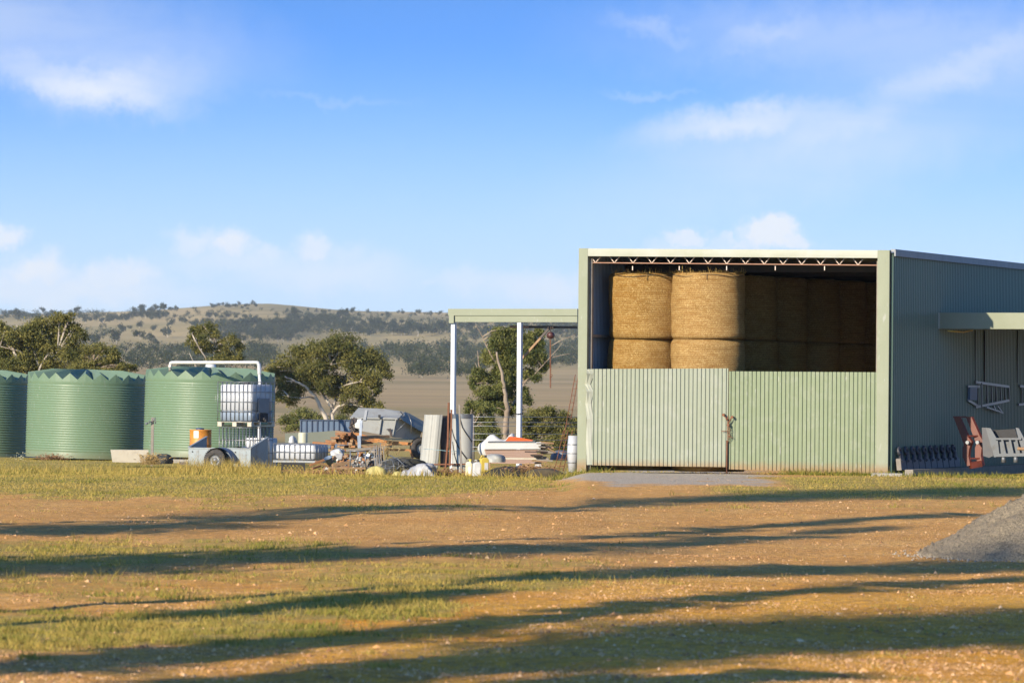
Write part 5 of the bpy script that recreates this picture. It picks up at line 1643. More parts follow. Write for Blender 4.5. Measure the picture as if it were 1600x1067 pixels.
def rbox(mb, w, d, z0, z1, r=.09, n=6):
    ring = []
    for cx, cy, a0 in ((w / 2 - r, -d / 2 + r, -90), (w / 2 - r, d / 2 - r, 0), (-w / 2 + r, d / 2 - r, 90), (-w / 2 + r, -d / 2 + r, 180)):
        for k in range(n + 1):
            a = R(a0 + 90 * k / n); ring.append((cx + r * math.cos(a), cy + r * math.sin(a)))
    m = len(ring); lev = [(z0, .93), (z0 + .03, 1), (z1 - .04, 1), (z1, .95)]
    vs = [(x * f, y * f, z) for z, f in lev for x, y in ring]
    fs = [(i * m + k, i * m + (k + 1) % m, (i + 1) * m + (k + 1) % m, (i + 1) * m + k) for i in range(3) for k in range(m)]
    mb.add(vs, fs, True); mb.add(vs[-m:], [tuple(range(m))]); mb.add(vs[:m], [tuple(range(m))[::-1]])
ba = P(384, 733, 121.5); RZ = R(-36)
zb0 = P(384, 666, 121.5).z - ba.z
low = thing('empty_cage', 'empty galvanised cage standing under the upper caged tote', 'cage', ba, RZ)
mb = MB(); cage(mb, 1.06, .98, .10, zb0 - .03, 9, 6, 4, .011); mb.build('cage', M['zinc'], low)
mb = MB()
for x in (-.5, 0, .5): mb.box(x - .05, x + .05, -.48, .48, 0, .1)
mb.build('pallet', M['zinc'], low)
ibc = thing('caged_tote', 'white plastic liquid tote in a wire cage, stacked high beside the right tank', 'tote', ba + Vector((0, 0, zb0)), RZ)
ht = P(384, 597, 121.5).z - P(384, 666, 121.5).z
mb = MB(); rbox(mb, 1.12, .94, .42, ht - .06); mb.build('bottle', M['tote'], ibc)
mb = MB(); rbox(mb, 1.122, .942, .15, .418); mb.build('filled_part', M['tote_liquid'], ibc)
mb = MB(); cage(mb, 1.18, .99, .13, ht, 8, 5, 5, .0105); mb.build('cage', M['zinc'], ibc)
mb = MB()
for x in (-.52, 0, .52):
    mb.box(x - .07, x + .07, -.5, .5, .0, .035); mb.box(x - .07, x + .07, -.5, -.38, .035, .11); mb.box(x - .07, x + .07, .38, .5, .035, .11)
mb.box(-.6, .6, -.5, .5, .112, .13); mb.build('pallet', M['cream'], ibc)
mb = MB(); mb.box(.60, .612, -.22, .24, .38, .76); mb.build('sign_plate', M['zinc_dark'], ibc)
mb = MB(); mb.tube([(.58, 0, .2), (.68, 0, .2)], .05, 10); mb.tube([(.68, 0, .2), (.68, 0, .12)], .035, 8); mb.box(.6, .62, -.18, .18, .14, .36); mb.build('tap', M['black'], ibc)
mb = MB(); mb.lathe([(0, .05), (.09, .05), (.1, 0)], 14, (0, 0, ht - .06)); mb.build('lid', M['black'], ibc)

bb = P(472, 722, 117)
hb = P(472, 693, 117).z - bb.z
ib2 = thing('caged_tote', 'low white caged tote cut down to half height behind the black milk crate', 'tote', bb, R(-22), 'white caged totes')
mb = MB(); rbox(mb, 1.14, .9, .08, hb - .02); mb.build('bottle', M['tote'], ib2)
mb = MB(); cage(mb, 1.19, .96, .05, hb, 8, 5, 3, .010); mb.build('cage', M['zinc'], ib2)
mb = MB(); mb.box(-.6, .6, -.5, .5, 0, .05); mb.build('pallet', M['zinc'], ib2)
ibc['group'] = 'white caged totes'
# small white tote seen behind the trailer
bs = P(408, 733, 124.8)
o = thing('white_container', 'white ribbed container standing behind the trailer under the pipe', 'container', bs, R(-20))
mb = MB(); rbox(mb, .75, .6, .05, P(408, 684, 124.8).z - bs.z, .06); mb.build('body', M['tote'], o)
mb = MB()
for i in range(6): mb.bar((-.33 + i * .13, -.31, .06), (-.33 + i * .13, -.31, .8), .018)
mb.build('rib', M['zinc'], o)

# ---------------------------------------------------------------- orange drum
D_ = 122.5; b0_ = P(313, 733, D_); hd = P(313, 671, D_).z - b0_.z; rd_ = 17 / F * D_
dr = thing('steel_drum', 'orange steel drum with a white paper label, behind the left end of the trailer', 'drum', b0_)
prof = [(0, 0), (rd_, 0), (rd_, .02)]
for z in (.33, .62): prof += [(rd_, hd * z - .02), (rd_ + .012, hd * z), (rd_, hd * z + .02)]
prof += [(rd_, hd - .03), (rd_ + .01, hd - .015), (rd_ + .008, hd), (rd_ - .02, hd), (rd_ - .03, hd - .02), (0, hd - .02)]
MB().lathe(prof, 40).build('drum_body', M['orange'], dr)
mb = MB()
for k in range(8):
    a0, a1 = R(-125 + k * 3.6), R(-125 + (k + 1) * 3.6); r_ = rd_ + .004
    z0_, z1_ = P(313, 684, D_).z - b0_.z, P(313, 673, D_).z - b0_.z
    mb.add([(r_ * math.cos(a0), r_ * math.sin(a0), z0_), (r_ * math.cos(a1), r_ * math.sin(a1), z0_), (r_ * math.cos(a1), r_ * math.sin(a1), z1_), (r_ * math.cos(a0), r_ * math.sin(a0), z1_)], [(0, 1, 2, 3)])
mb.build('paper_label', M['label_white'], dr)
fn = MB(); fn.lathe([(0, 0), (.10, 0), (.12, .02), (.11, .05), (.06, .06), (0, .06)], 20)
o = fn.build('plastic_basin', M['blue_cap'], None, b0_ + Vector((-.02, 0, hd - .015))); tag(o, 'dark blue shallow basin upturned on top of the orange drum', 'basin')

# ---------------------------------------------------------------- box trailer
tb = P(341, 737, 117.5)
tr = thing('box_trailer', 'old pale blue box trailer with sloping sides and fat tyres, parked in long grass', 'trailer', tb, R(-20))
s_ = F / 117.5
L1 = 1.72; W1 = 1.15
zf0, zf1 = .16, .60
x0, x1 = -.86, .92
mb = MB(); mb.box(x0, x1, 0, .02, zf0, zf1)
mb.box(x0 - .012, x1 + .012, -.014, .03, zf1, zf1 + .03); mb.box(x0 - .01, x1 + .01, -.012, .0, zf0 - .02, zf0 + .015)
mb.box(x0 + .27, x0 + .285, -.008, 0, zf0 + .02, zf1 - .04); mb.box(x1 - .14, x1 - .125, -.008, 0, zf0 + .02, zf1 - .04)
mb.build('side_panel', M['trailer'], tr, bevel=.004)
mb = MB(); mb.box(x0, x1, W1, W1 + .02, zf0, zf1 + .01); mb.build('far_side_panel', M['trailer'], tr)
for x in (x0, x1 - .02):
    mb = MB(); mb.add([(x, .02, zf0), (x, W1, zf0), (x, W1, zf1 + .28), (x, .02, zf1 + .01), (x + .02, .02, zf0), (x + .02, W1, zf0), (x + .02, W1, zf1 + .28), (x + .02, .02, zf1 + .01)],
                      [(0, 1, 2, 3), (7, 6, 5, 4), (0, 3, 7, 4), (1, 0, 4, 5), (2, 1, 5, 6), (3, 2, 6, 7)])
    mb.bar((x + .01, .0, zf1 + .03), (x + .01, W1, zf1 + .30), .06, .03)
    mb.build('end_panel', M['trailer'], tr)
mb = MB(); mb.box(x0, x1, .02, W1, zf0, zf0 + .03); mb.build('floor', M['black'], tr)
mb = MB(); mb.bar((x0 - .5, .55, .2), (x1, .55, .2), .07); mb.bar((0, -.2, .3), (0, W1 + .2, .3), .06); mb.build('chassis', M['dark_steel'], tr)
def wheel(mbx, y, fender=True):
    prof = [(.15, -.06), (.17, -.075), (.25, -.085), (.295, -.07), (.31, -.03), (.31, .03), (.295, .07), (.25, .085), (.17, .075), (.15, .06)]
    Mw = Matrix.Translation((0.02, y, .305)) @ Matrix.Rotation(R(90), 4, 'X')
    w = MB(); w.lathe(prof + [prof[0]], 40, M=Mw)
    for k in range(36):
        a = 6.28318 * k / 36
        w.bar(Mw @ Vector((.312 * math.cos(a), .312 * math.sin(a), -.07)), Mw @ Vector((.312 * math.cos(a + .05), .312 * math.sin(a + .05), .07)), .02, .012)
    wo = w.build('wheel', M['tyre'], tr)
    r_ = MB(); r_.lathe([(.172, -.07), (.16, -.055), (.12, -.02), (.07, -.03), (.06, -.06), (0, -.065)], 28, M=Mw @ Matrix.Scale(-1, 4, (0, 0, 1)) if y < .5 else Mw)
    for k in range(5):
        a = 6.28318 * k / 5; c = Mw @ Vector((.09 * math.cos(a), .09 * math.sin(a), .045)); r_.tube([c, c + Vector((0, -.02, 0))], .01, 6)
    r_.build('rim', M['zinc_dark'], wo)
wheel(tr, -.24); wheel(tr, W1 + .2)
mb = MB(); vs = []
for k in range(13):
    a = R(-8 + 12.5 * k)
    for y in (-.36, .0):
        vs.append((.14 + .40 * math.cos(a), y, .27 + .37 * math.sin(a)))
mb.add(vs, [(2 * k, 2 * k + 1, 2 * k + 3, 2 * k + 2) for k in range(12)], True)
pl = [(.14 + .40 * math.cos(R(-8 + 12.5 * k)), .27 + .37 * math.sin(R(-8 + 12.5 * k))) for k in range(13)]
mb.prism(pl, -.05, -.03); mb.build('mudguard', M['blue_steel'], tr)
mb = MB(); vs = []
for k in range(9):
    a = R(0 + 22.5 * k)
    for y in (W1 + .05, W1 + .36): vs.append((.1 + .38 * math.cos(a), y, .29 + .36 * math.sin(a)))
mb.add(vs, [(2 * k, 2 * k + 1, 2 * k + 3, 2 * k + 2) for k in range(8)], True); mb.build('mudguard', M['blue_steel'], tr)
mb = MB(); 
for x in (x0 + .12, x0 + 1.35): mb.tube([(x, -.02, zf1 - .08), (x, .0, zf1 - .08)], .018, 8)
mb.build('marker', M['black'], tr)

o = outline([(310, 738), (311, 733), (320, 733), (321, 738)], 114, .18, P(315, 740, 114), M['cream'], 'concrete_block', bevel=.01, label='small pale concrete block in the grass before the trailer', cat='block')

# trough, post and small things in front of the tanks
bt = P(203, 722, 121); ht_ = 18 / F * 121
tg = thing('concrete_trough', 'cream concrete trough in front of the gap between the middle and right tanks', 'trough', bt, R(8))
mb = MB()
def taper(mb, x0, x1, y0, y1, z0, z1, e):
    mb.add([(x0 + e, y0 + e, z0), (x1 - e, y0 + e, z0), (x1 - e, y1 - e, z0), (x0 + e, y1 - e, z0), (x0, y0, z1), (x1, y0, z1), (x1, y1, z1), (x0, y1, z1)],
           [(0, 3, 2, 1), (0, 1, 5, 4), (1, 2, 6, 5), (2, 3, 7, 6), (3, 0, 4, 7)])
taper(mb, -.5, .5, 0, .55, 0, ht_ + .02, .05)
mb.add([(-.5, 0, ht_ + .02), (.5, 0, ht_ + .02), (.5, .55, ht_ + .02), (-.5, .55, ht_ + .02), (-.46, .04, ht_ + .02), (.46, .04, ht_ + .02), (.46, .51, ht_ + .02), (-.46, .51, ht_ + .02)],
       [(0, 1, 5, 4), (1, 2, 6, 5), (2, 3, 7, 6), (3, 0, 4, 7)])
mb.build('trough_shell', M['cream'], tg)
mb = MB(); taper(mb, -.46, .46, .04, .51, .06, ht_ + .019, .03); mb.add([(-.43, .07, .08), (.43, .07, .08), (.43, .48, .08), (-.43, .48, .08)], [(0, 1, 2, 3)]); mb.build('trough_inside', M['concrete'], tg)
pb = P(237.5, 722, 119.5)
pt = thing('tap_post', 'weathered grey post with two small taps, standing before the right tank', 'post', pb)
tp_ = P(238.6, 652, 119.5) - pb
mb = MB(); mb.bar((0, 0, -.1), tp_, .075, .075); mb.build('post', M['timber_grey'], pt, bevel=.006)
mb = MB()
def pv(px, py, dy=0): return P(px, py, 119.5 + dy) - pb
mb.tube([pv(240, 658, -.08), pv(233, 660, -.12), pv(229, 662, -.12)], .016, 6); mb.tube([pv(233, 660, -.12), pv(233, 656, -.12)], .01, 6); mb.tube([pv(227, 662.5, -.12), pv(231, 661, -.12)], .028, 6)
mb.tube([pv(238, 655, -.08), pv(243, 657, -.1), pv(243, 662, -.1)], .016, 6); mb.tube([pv(243, 652, -.1), pv(241.5, 657, -.1)], .014, 6)
mb.build('tap', M['zinc_dark'], pt)
def lump(name, label, cat, px0, px1, py0, py1, D, m, depth=None, seed=1, rough=.18, group=None, n=28, fl=0):
    """an irregular sack or heap"""
    r = np.random.default_rng(seed)
    w = (px1 - px0) / F * D / 2; h = (py1 - py0) / F * D; dd = (depth or w)
    b = P((px0 + px1) / 2, py1, D)
    ph = r.uniform(0, 6.28, 12); am = r.normal(size=12)
    vs = []; fs = []; nj = 14
    for j in range(nj + 1):
        t = j / nj; el = t * math.pi / 2
        for k in range(n):
            a = 6.28318 * k / n
            e = 1 + rough * (am[0] * math.sin(a + ph[0]) * .4 + am[1] * math.sin(2 * a + ph[1]) * .5 + am[2] * math.sin(3 * a + ph[2] + t * 3) * .5 + am[3] * math.sin(5 * a + ph[3] + t * 6) * .35 + am[4] * math.sin(9 * a + t * 9 + ph[4]) * .22 + am[5] * math.sin(14 * a - t * 12 + ph[5]) * .12)
            c = math.cos(el) ** (.6) * e
            z = h * math.sin(el) * (1 + rough * .5 * math.sin(2 * a + ph[6]) * math.cos(el)) 
            vs.append((w * c * math.cos(a), dd * c * math.sin(a), z - (.04 if j == 0 else 0)))
    for j in range(nj):
        for k in range(n):
            k2 = (k + 1) % n; fs.append((j * n + k, j * n + k2, (j + 1) * n + k2, (j + 1) * n + k))
    mb = MB(); mb.add(vs, fs, True)
    o = mb.build(name, m, None, b); tag(o, label, cat, group)
    return o
M['dark_heap'] = mat('dark_tarpaulin', (.03, .035, .03), (.06, .055, .045), rough=.7, scale=6, bump=.02, bscale=9)
lump('tarpaulin', 'small crumpled dark green tarpaulin on the slab right of the tap post', 'tarpaulin', 241, 270, 709, 722, 121, M['dark_heap'], .4, 3, .35)
M['dry_weed'] = mat('dry_weed', (.30, .17, .08), (.20, .1, .05), rough=.9, scale=14)
def weed(px, py, D, w, h, label, n=160, m=None, seed=1):
    b = P(px, py, D); r = np.random.default_rng(seed); mb = MB()
    for i in range(n):
        p = Vector((r.normal() * w * .3, r.normal() * w * .25, -.03)); q = p + Vector((r.normal() * w * .3, r.normal() * w * .3, h * r.uniform(.4, 1.1)))
        s = Vector((.007, .003, 0)); mb.add([p - s, p + s, q], [(0, 1, 2)])
        for _ in range(2):
            c = p.lerp(q, r.uniform(.4, 1)); e = c + Vector((r.normal(), r.normal(), r.normal() * .5)) * .05
            mb.add([c, e, c + Vector((.012, 0, .02))], [(0, 1, 2)])
    o = mb.build('weed', m or M['dry_weed'], None, b); tag(o, label, 'weed')
weed(80, 719, 131, .5, .22, 'reddish dry weed at the foot of the middle tank', seed=2)
weed(235, 724, 119, .4, .3, 'straw coloured dry weed round the foot of the tap post', seed=3, m=mat('straw_weed', (.42, .28, .1), rough=.9))
weed(30, 724, 131, .3, .35, 'thin pale stalks before the leftmost tank', n=16, seed=4, m=mat('pale_stalk', (.5, .48, .3), rough=.9))

# ---------------------------------------------------------------- milk crate and things behind the half tote
bc = P(458, 744, 109)
mc = thing('milk_crate', 'black lattice crate standing in the dry grass before the half height tote', 'crate', bc, R(6))
w_, hc = .27, .31
mb = MB()
for (ax, ay, bx, by) in ((-w_, -.18, w_, -.18), (w_, -.18, w_, .18), (w_, .18, -w_, .18), (-w_, .18, -w_, -.18)):
    A = Vector((ax, ay, 0)); B = Vector((bx, by, 0)); L_ = (B - A).length; d = (B - A).normalized()
    mb.bar(A + Vector((0, 0, hc)), B + Vector((0, 0, hc)), .02, .045); mb.bar(A + Vector((0, 0, .015)), B + Vector((0, 0, .015)), .02, .03); mb.bar(A, A + Vector((0, 0, hc)), .028)
    n = max(3, int(L_ / .085))
    for i in range(-2, n):
        for s in (0, 1):
            t0 = max(0, i / n); t1 = min(1, (i + 3) / n)
            z0 = hc * (t0 * n - i) / 3; z1 = hc * (t1 * n - i) / 3
            if s: z0, z1 = hc - z0, hc - z1
            mb.bar(A + d * (L_ * t0) + Vector((0, 0, z0)), A + d * (L_ * t1) + Vector((0, 0, z1)), .009)
mb.build('crate_lattice', M['black'], mc)
bk = P(508, 700, 127)
st = thing('steel_bin', 'long blue grey steel bin with upright ribs behind the olive sheet', 'bin', bk, R(3))
wb = 39.5 / F * 127; hb_ = P(508, 657, 127).z - bk.z
mb = MB(); mb.box(-wb, wb, 0, .9, 0, hb_); mb.build('bin_body', M['blue_steel'], st, bevel=.01)
mb = MB()
for i in range(10): mb.box(-wb + .01 + i * (2 * wb - .05) / 9, -wb + .04 + i * (2 * wb - .05) / 9, -.03, -.002, hb_ * .38, hb_)
mb.box(-wb - .01, wb + .01, -.035, -.001, hb_, hb_ + .03); mb.box(-wb, wb, -.036, -.003, hb_ * .36, hb_ * .38)
M['rib_dark'] = mat('navy_rib', (.05, .075, .13), rough=.6)
mb.build('bin_rib', M['rib_dark'], st)
outline([(445, 677), (500, 674.5), (524, 672.5), (524, 694), (500, 704), (446, 704)], 121, .03, P(485, 704, 121), M['olive_board'], 'metal_sheet', label='olive grey sheet standing on edge behind the half height tote', cat='sheet', dtop=.3)
o = thing('cream_drum', 'cream plastic drum between the olive sheet and the half height tote', 'drum', P(473, 715, 119.6))
hh = P(473, 675.5, 119.6).z - P(473, 715, 119.6).z
mb = MB(); mb.lathe([(0, 0), (.12, 0), (.125, .03), (.125, hh - .04), (.115, hh), (0, hh)], 24); mb.build('body', mat('cream_plastic', (.60, .58, .42), rough=.5), o)
lump('white_sack', 'small torn white bag on the left of the cream drum', 'bag', 449, 465, 681, 700, 119.8, M['white'], .15, 6, .5)
# ---------------------------------------------------------------- timber heap
def board(name, label, cat, p, q, w, h, m, group=None, roll=0.0, parent=None):
    """a board from p to q (world)"""
    c = (Vector(p) + Vector(q)) / 2; d = Vector(q) - Vector(p)
    o = MB().bar(-d / 2, d / 2, w, h).build(name, m, parent, c, bevel=min(w, h) * .08)
    if label: tag(o, label, cat, group)
    return o
rt = random.Random(5)
TG = 'sawn timbers heaped in front of the grey bin'
k = 0
for row, (y, xa, xb, n) in enumerate(((703, 517, 562, 5), (698, 516, 563, 6), (693, 518, 562, 5), (688.5, 519, 561, 5), (684, 524, 560, 5), (680.5, 530, 556, 3), (677.5, 533, 548, 2))):
    for i in range(n):
        px = xa + (xb - xa) * (i + .5) / n + rt.uniform(-2, 2)
        D = 113 + rt.uniform(-.12, .12)
        a = P(px, y + rt.uniform(-.6, .6), D)
        an = rt.uniform(-.5, .5) + (.9 if rt.random() < .25 else 0)
        L_ = rt.uniform(.9, 1.5)
        b = a + Vector((math.sin(an), math.cos(an), rt.uniform(-.03, .03))) * L_
        lb = ('first', 'second', 'third', 'fourth', 'fifth', 'sixth')[i] + ' timber from the left in the ' + ('bottom', 'second', 'third', 'fourth', 'fifth', 'sixth', 'top')[row] + ' layer of the sawn heap'
        if row == 6: lb = ('topmost timber of the heap, left one', 'topmost timber of the heap, right one')[i]
        board('sawn_timber', lb, 'timber', a, b, rt.uniform(.07, .13), rt.uniform(.045, .08), M['timber_red'] if rt.random() < .6 else M['timber'], TG)
for (x0, y0, x1, y1, D, w, h, m, lb) in (
    (541, 704, 606, 698.5, 108, .05, .06, 'timber_grey', 'long grey plank lying level across the middle of the scrap'),
    (482, 742, 542, 738.5, 105, .04, .05, 'timber_grey', 'flat silvered plank on the ground left of the metal basket'),
    (513, 731, 571, 731.5, 105.5, .05, .05, 'timber', 'pale plank the metal basket stands on'),
    (488, 732, 500, 728, 107, .05, .05, 'timber_red', 'short reddish board end left of the blue tub'),
    (484, 727, 512, 716, 108, .04, .05, 'timber_red', 'thin red board sloping up beside the half tote'),
    (519, 727, 548, 722, 108, .10, .08, 'timber', 'thick brown beam under the folded white bag'),
    (520, 733, 556, 728, 107, .06, .06, 'timber_red', 'brown board low in the scrap behind the basket'),
    (605, 741, 640, 728, 106, .04, .05, 'timber_grey', 'grey board leaning on the dark netting'),
    (618, 726, 665, 723, 112, .05, .10, 'pink', 'pinkish plank lying behind the dark netting'),
    (630, 733, 664, 729, 111, .05, .09, 'timber_red', 'orange brown beam end right of the dark netting'),
    (493, 720, 520, 733, 108.5, .035, .035, 'timber', 'stick crossing the scrap beside the half tote')):
    board('plank', lb, 'plank', P(x0, y0, D), P(x1, y1, D + .2), w, h, M[m])
# stacked crates of junk under the heap
bs = P(559, 731, 106)
bk_ = thing('wire_basket', 'small galvanised basket full of white rubble in front of the timber heap', 'basket', bs, R(4))
mb = MB(); cage(mb, .36, .3, .0, .40, 2, 2, 2, .012)
for i in range(9): mb.tube([(-.18 + i * .045, -.15, 0), (-.18 + i * .045, -.15, .1)], .005, 4)
mb.build('basket_frame', M['zinc'], bk_)
def rubble(name, label, cat, px0, px1, py0, py1, D, mats, n, s0, s1, seed, group=None, dep=.4, parent=None):
    r = np.random.default_rng(seed); b = P((px0 + px1) / 2, py1, D); w = (px1 - px0) / F * D / 2; h = (py1 - py0) / F * D
    root = parent or thing(name, label, cat, b, group=group)
    b0 = root.location if parent else b
    for j, m in enumerate(mats):
        mb = MB()
        for i in range(n):
            t = r.uniform() ** 1.3
            c = Vector((r.uniform(-1, 1) * w * (1 - t * .6), r.uniform(-1, 1) * dep * (1 - t * .4), h * t * .9)) + (b - b0)
            s = r.uniform(s0, s1)
            Mx = Matrix.Translation(c) @ Matrix.Rotation(r.uniform(0, 6), 4, Vector(r.normal(size=3)).normalized())
            mb.box(-s * r.uniform(.5, 1.6), s, -s * r.uniform(.3, 1), s * .6, -s * .4, s * .4, Mx)
        mb.build(('rubble', 'scrap', 'chips', 'bits')[j], m, root)
    return root
rubble('rubble', '', '', 549, 569, 713, 730, 106, [M['white'], M['timber_grey']], 16, .02, .05, 3, parent=bk_, dep=.1)
rubble('scrap_heap', 'jumble of small rusty and dark scrap under the timber heap', 'scrap', 500, 600, 704, 738, 110, [M['timber_red'], M['dark_steel'], M['timber'], M['white']], 48, .02, .08, 5, dep=.7)
rubble('scrap_heap', 'dark jumble of scrap in the shadow below the grey bin', 'scrap', 572, 600, 698, 738, 109, [M['dark_steel'], M['blue_steel'], M['timber_grey']], 40, .02, .08, 6, dep=.5)
o = thing('blue_tub', 'tilted blue grey plastic tub between the half tote and the folded white bag', 'tub', P(516, 724, 107), rot=(R(20), R(-24), R(10)))
mb = MB(); mb.lathe([(0, 0), (.075, 0), (.1, .16), (.108, .165), (.095, .16), (.07, .02)], 20); mb.build('tub_shell', M['blue_steel'], o)
outline([(523, 709), (536, 708), (534, 718), (529, 719), (525, 714)], 107.5, .12, P(529, 719, 107.5), M['sack'], 'folded_bag', label='folded white bag hanging over the scrap left of the basket', cat='bag', bevel=.02)
lump('white_bundle', 'crumpled white bundle on the scrap just above the folded bag', 'bundle', 522, 540, 701, 709, 108.5, M['white'], .2, 12, .6)
lump('yellow_sack', 'pale yellow full sack on the ground at the front of the scrap', 'sack', 576, 600, 728, 744, 102.5, M['pale_yellow'], .25, 14, .45)
lump('yellow_sack', 'flat dull yellow bag right of the dark netting', 'sack', 614, 630, 736, 744, 101.5, M['pale_yellow'], .15, 15, .4)
lump('grey_sack', 'low grey plastic bag between the flat yellow bag and the big pale bag', 'sack', 626, 646, 734, 743, 101.5, M['sack'], .15, 16, .4)
lump('plastic_sack', 'big pale grey plastic sack slumped before the curved culvert sheets', 'sack', 647, 682, 724, 743, 100, M['sack'], .35, 61, .45)
# dark netting heap with blue bin
lump('dark_netting', 'black netting heaped on the ground between the yellow sack and the pale sack', 'netting', 598, 650, 716, 742, 104, M['dark_heap'], .5, 21, .6)
mb = MB(); rr2 = random.Random(8); b = P(620, 742, 103.5)
for i in range(16):
    p = P(rr2.uniform(592, 640), rr2.uniform(715, 740), 103.2) - b; q = P(rr2.uniform(600, 648), rr2.uniform(708, 738), 103.5) - b
    mb.tube([p, (p + q) / 2 + Vector((0, 0, .05)), q], .008, 5)
o = mb.build('wire_tangle', M['zinc_dark'], None, b); tag(o, 'tangle of thin bars and wire sticking out of the black netting', 'wire')
b = P(595, 735, 104.5)
o = thing('bar_bundle', 'bundle of upright grey bars stuck between the basket and the black netting', 'bars', b)
for i in range(9):
    a = rr2.uniform(586, 604); mb = MB(); mb.tube([P(a, 737, 104.5) - b, P(a + rr2.uniform(-5, 5), rr2.uniform(690, 712), 104.8) - b], .011, 5); mb.build('bar', M['zinc_dark'] if i % 2 else M['timber_grey'], o)
# dry stalks before the bin
weed(605, 708, 107, .5, .38, 'tall dry stalks growing before the grey bin', n=34, seed=31, m=mat('dry_stalk', (.5, .36, .17), rough=.9))
weed(505, 742, 104, 1.0, .16, 'low straw weeds at the left foot of the scrap heap', n=260, seed=32, m=mat('rusty_straw', (.36, .2, .08), rough=.9))
weed(560, 744, 103, 1.2, .15, 'rusty dry weeds in front of the wire basket', n=300, seed=33, m=M['dry_weed'])
weed(690, 741, 101, .8, .16, 'tangled dry weeds between the pale sack and the tall pipe', n=260, seed=34, m=M['dry_weed'])
weed(830, 735, 98, .9, .15, 'dry weeds at the foot of the right thin post', n=160, seed=35)

# ---------------------------------------------------------------- grey bin on an orange frame
DB = 114
bb = P(605, 722, DB)
gb = thing('hopper_trailer', 'dented grey steel hopper with a propped lid on an orange frame with a wheel', 'hopper', bb)
def V_(px, py, dy=0): return P(px, py, DB + dy) - bb
def quadbox(fr, bk, m, name, bevel=.0):
    mb = MB(); n = len(fr)
    mb.add(fr + bk, [tuple(range(n)), tuple(range(n, 2 * n))[::-1]] + [((i + 1) % n, i, i + n, (i + 1) % n + n) for i in range(n)])
    return mb.build(name, m, gb, bevel=bevel)
# body: lit side, then the dark end going back to the right
dx = 40
quadbox([V_(554, 671), V_(616, 683), V_(622, 654), V_(556, 652)], [V_(590, 676, 1.0), V_(655, 688, 1.0), V_(662, 662, 1.0), V_(592, 652, 1.0)], M['grey_paint'], 'hopper_body')
mb = MB()
for (a, b_) in (((556, 653.5), (593, 654.5)), ((598, 654.7), (620, 655.3))): mb.bar(V_(*a, -.02), V_(*b_, -.02), .04, .025)
mb.bar(V_(595.5, 655, -.02), V_(592, 678, -.02), .03, .09); mb.bar(V_(618.5, 655, -.03), V_(613, 682, -.03), .03)
mb.build('body_rib', M['grey_paint'], gb)
mb = MB(); mb.bar(V_(609, 670, -.06), V_(611.5, 682, -.06), .02, .05); mb.bar(V_(604, 671, -.06), V_(611, 670, -.06), .03); mb.build('handle', M['dark_steel'], gb)
# roof lid, pale, sloping
mb = MB()
pts = [V_(547, 652, -.05), V_(560, 637, .5), V_(600, 638.5, .5), V_(628, 642.5, .5), V_(634, 648, .3), (V_(621, 653.5, -.06)), V_(600, 652, -.06)]
mb.add(pts + [p + Vector((0, 0, -.035)) for p in pts], [tuple(range(7))[::-1], tuple(range(7, 14))] + [(i, (i + 1) % 7, (i + 1) % 7 + 7, i + 7) for i in range(7)])
mb.build('lid', M['grey_paint'], gb)
mb = MB()
pts = [V_(624, 651, -.02), V_(632, 643, .5), V_(640, 645.5, .6), V_(669, 662, 1.0), V_(666, 679, .9), V_(648, 668, .4), V_(630, 657, 0)]
q = [p + Vector((.0, .12, -.02)) for p in pts]
mb.add(pts + q, [tuple(range(7)), tuple(range(7, 14))[::-1]] + [((i + 1) % 7, i, i + 7, (i + 1) % 7 + 7) for i in range(7)])
mb.build('open_lid', M['sheet_grey'], gb, bevel=.02)
mb = MB(); mb.tube([V_(619, 674, .0), V_(633, 661, -.05)], .008, 5); mb.tube([V_(638, 646, .3), V_(643, 660, .1), V_(642, 676, .2)], .018, 6); mb.build('prop', M['zinc'], gb)
mb = MB(); mb.box(-.03, .03, -.03, .03, -.035, .035, Matrix.Translation(V_(593, 650, -.1))); mb.tube([V_(626, 643, .2), V_(630, 648, .1)], .015, 5); mb.build('hinge', M['black'], gb)
mb = MB()
for a, b_, w in (((570, 689), (590, 690), .05), ((595, 694.5), (640, 694.5), .03), ((596, 702.5), (645, 703), .05), ((597, 703), (597, 716), .05), ((641, 703), (645, 716), .06), ((548, 676), (600, 690), .08), ((600, 690), (650, 694), .07), ((606, 703), (606, 714), .03)):
    mb.bar(V_(*a, .1), V_(*b_, .1), w)
    mb.bar(V_(*a, .9), V_(*b_, .9), w)
for px in (597, 641, 615): mb.bar(V_(px, 703, .1), V_(px, 703, .9), .05)
mb.build('frame', M['machine_orange'], gb)
Mw = Matrix.Translation(V_(657, 700, .2)) @ Matrix.Rotation(R(25), 4, 'Z') @ Matrix.Rotation(R(90), 4, 'X')
mb = MB(); mb.lathe([(.14, -.08), (.22, -.09), (.275, -.06), (.285, 0), (.275, .06), (.22, .09), (.14, .08), (.14, -.08)], 32, M=Mw); wo = mb.build('wheel', M['tyre'], gb)
mb = MB(); mb.lathe([(.14, .05), (.1, .02), (.05, .05), (0, .055)], 24, M=Mw); mb.build('rim', M['grey_paint'], wo)
mb = MB(); vs = []
for k in range(9):
    an = R(20 + 20 * k)
    for y in (-.02, .25): vs.append(V_(657, 700, y) + Vector((.34 * math.cos(an), 0, .36 * math.sin(an))))
mb.add(vs, [(2 * k, 2 * k + 1, 2 * k + 3, 2 * k + 2) for k in range(8)], True); mb.build('mudguard', M['cream'], gb)
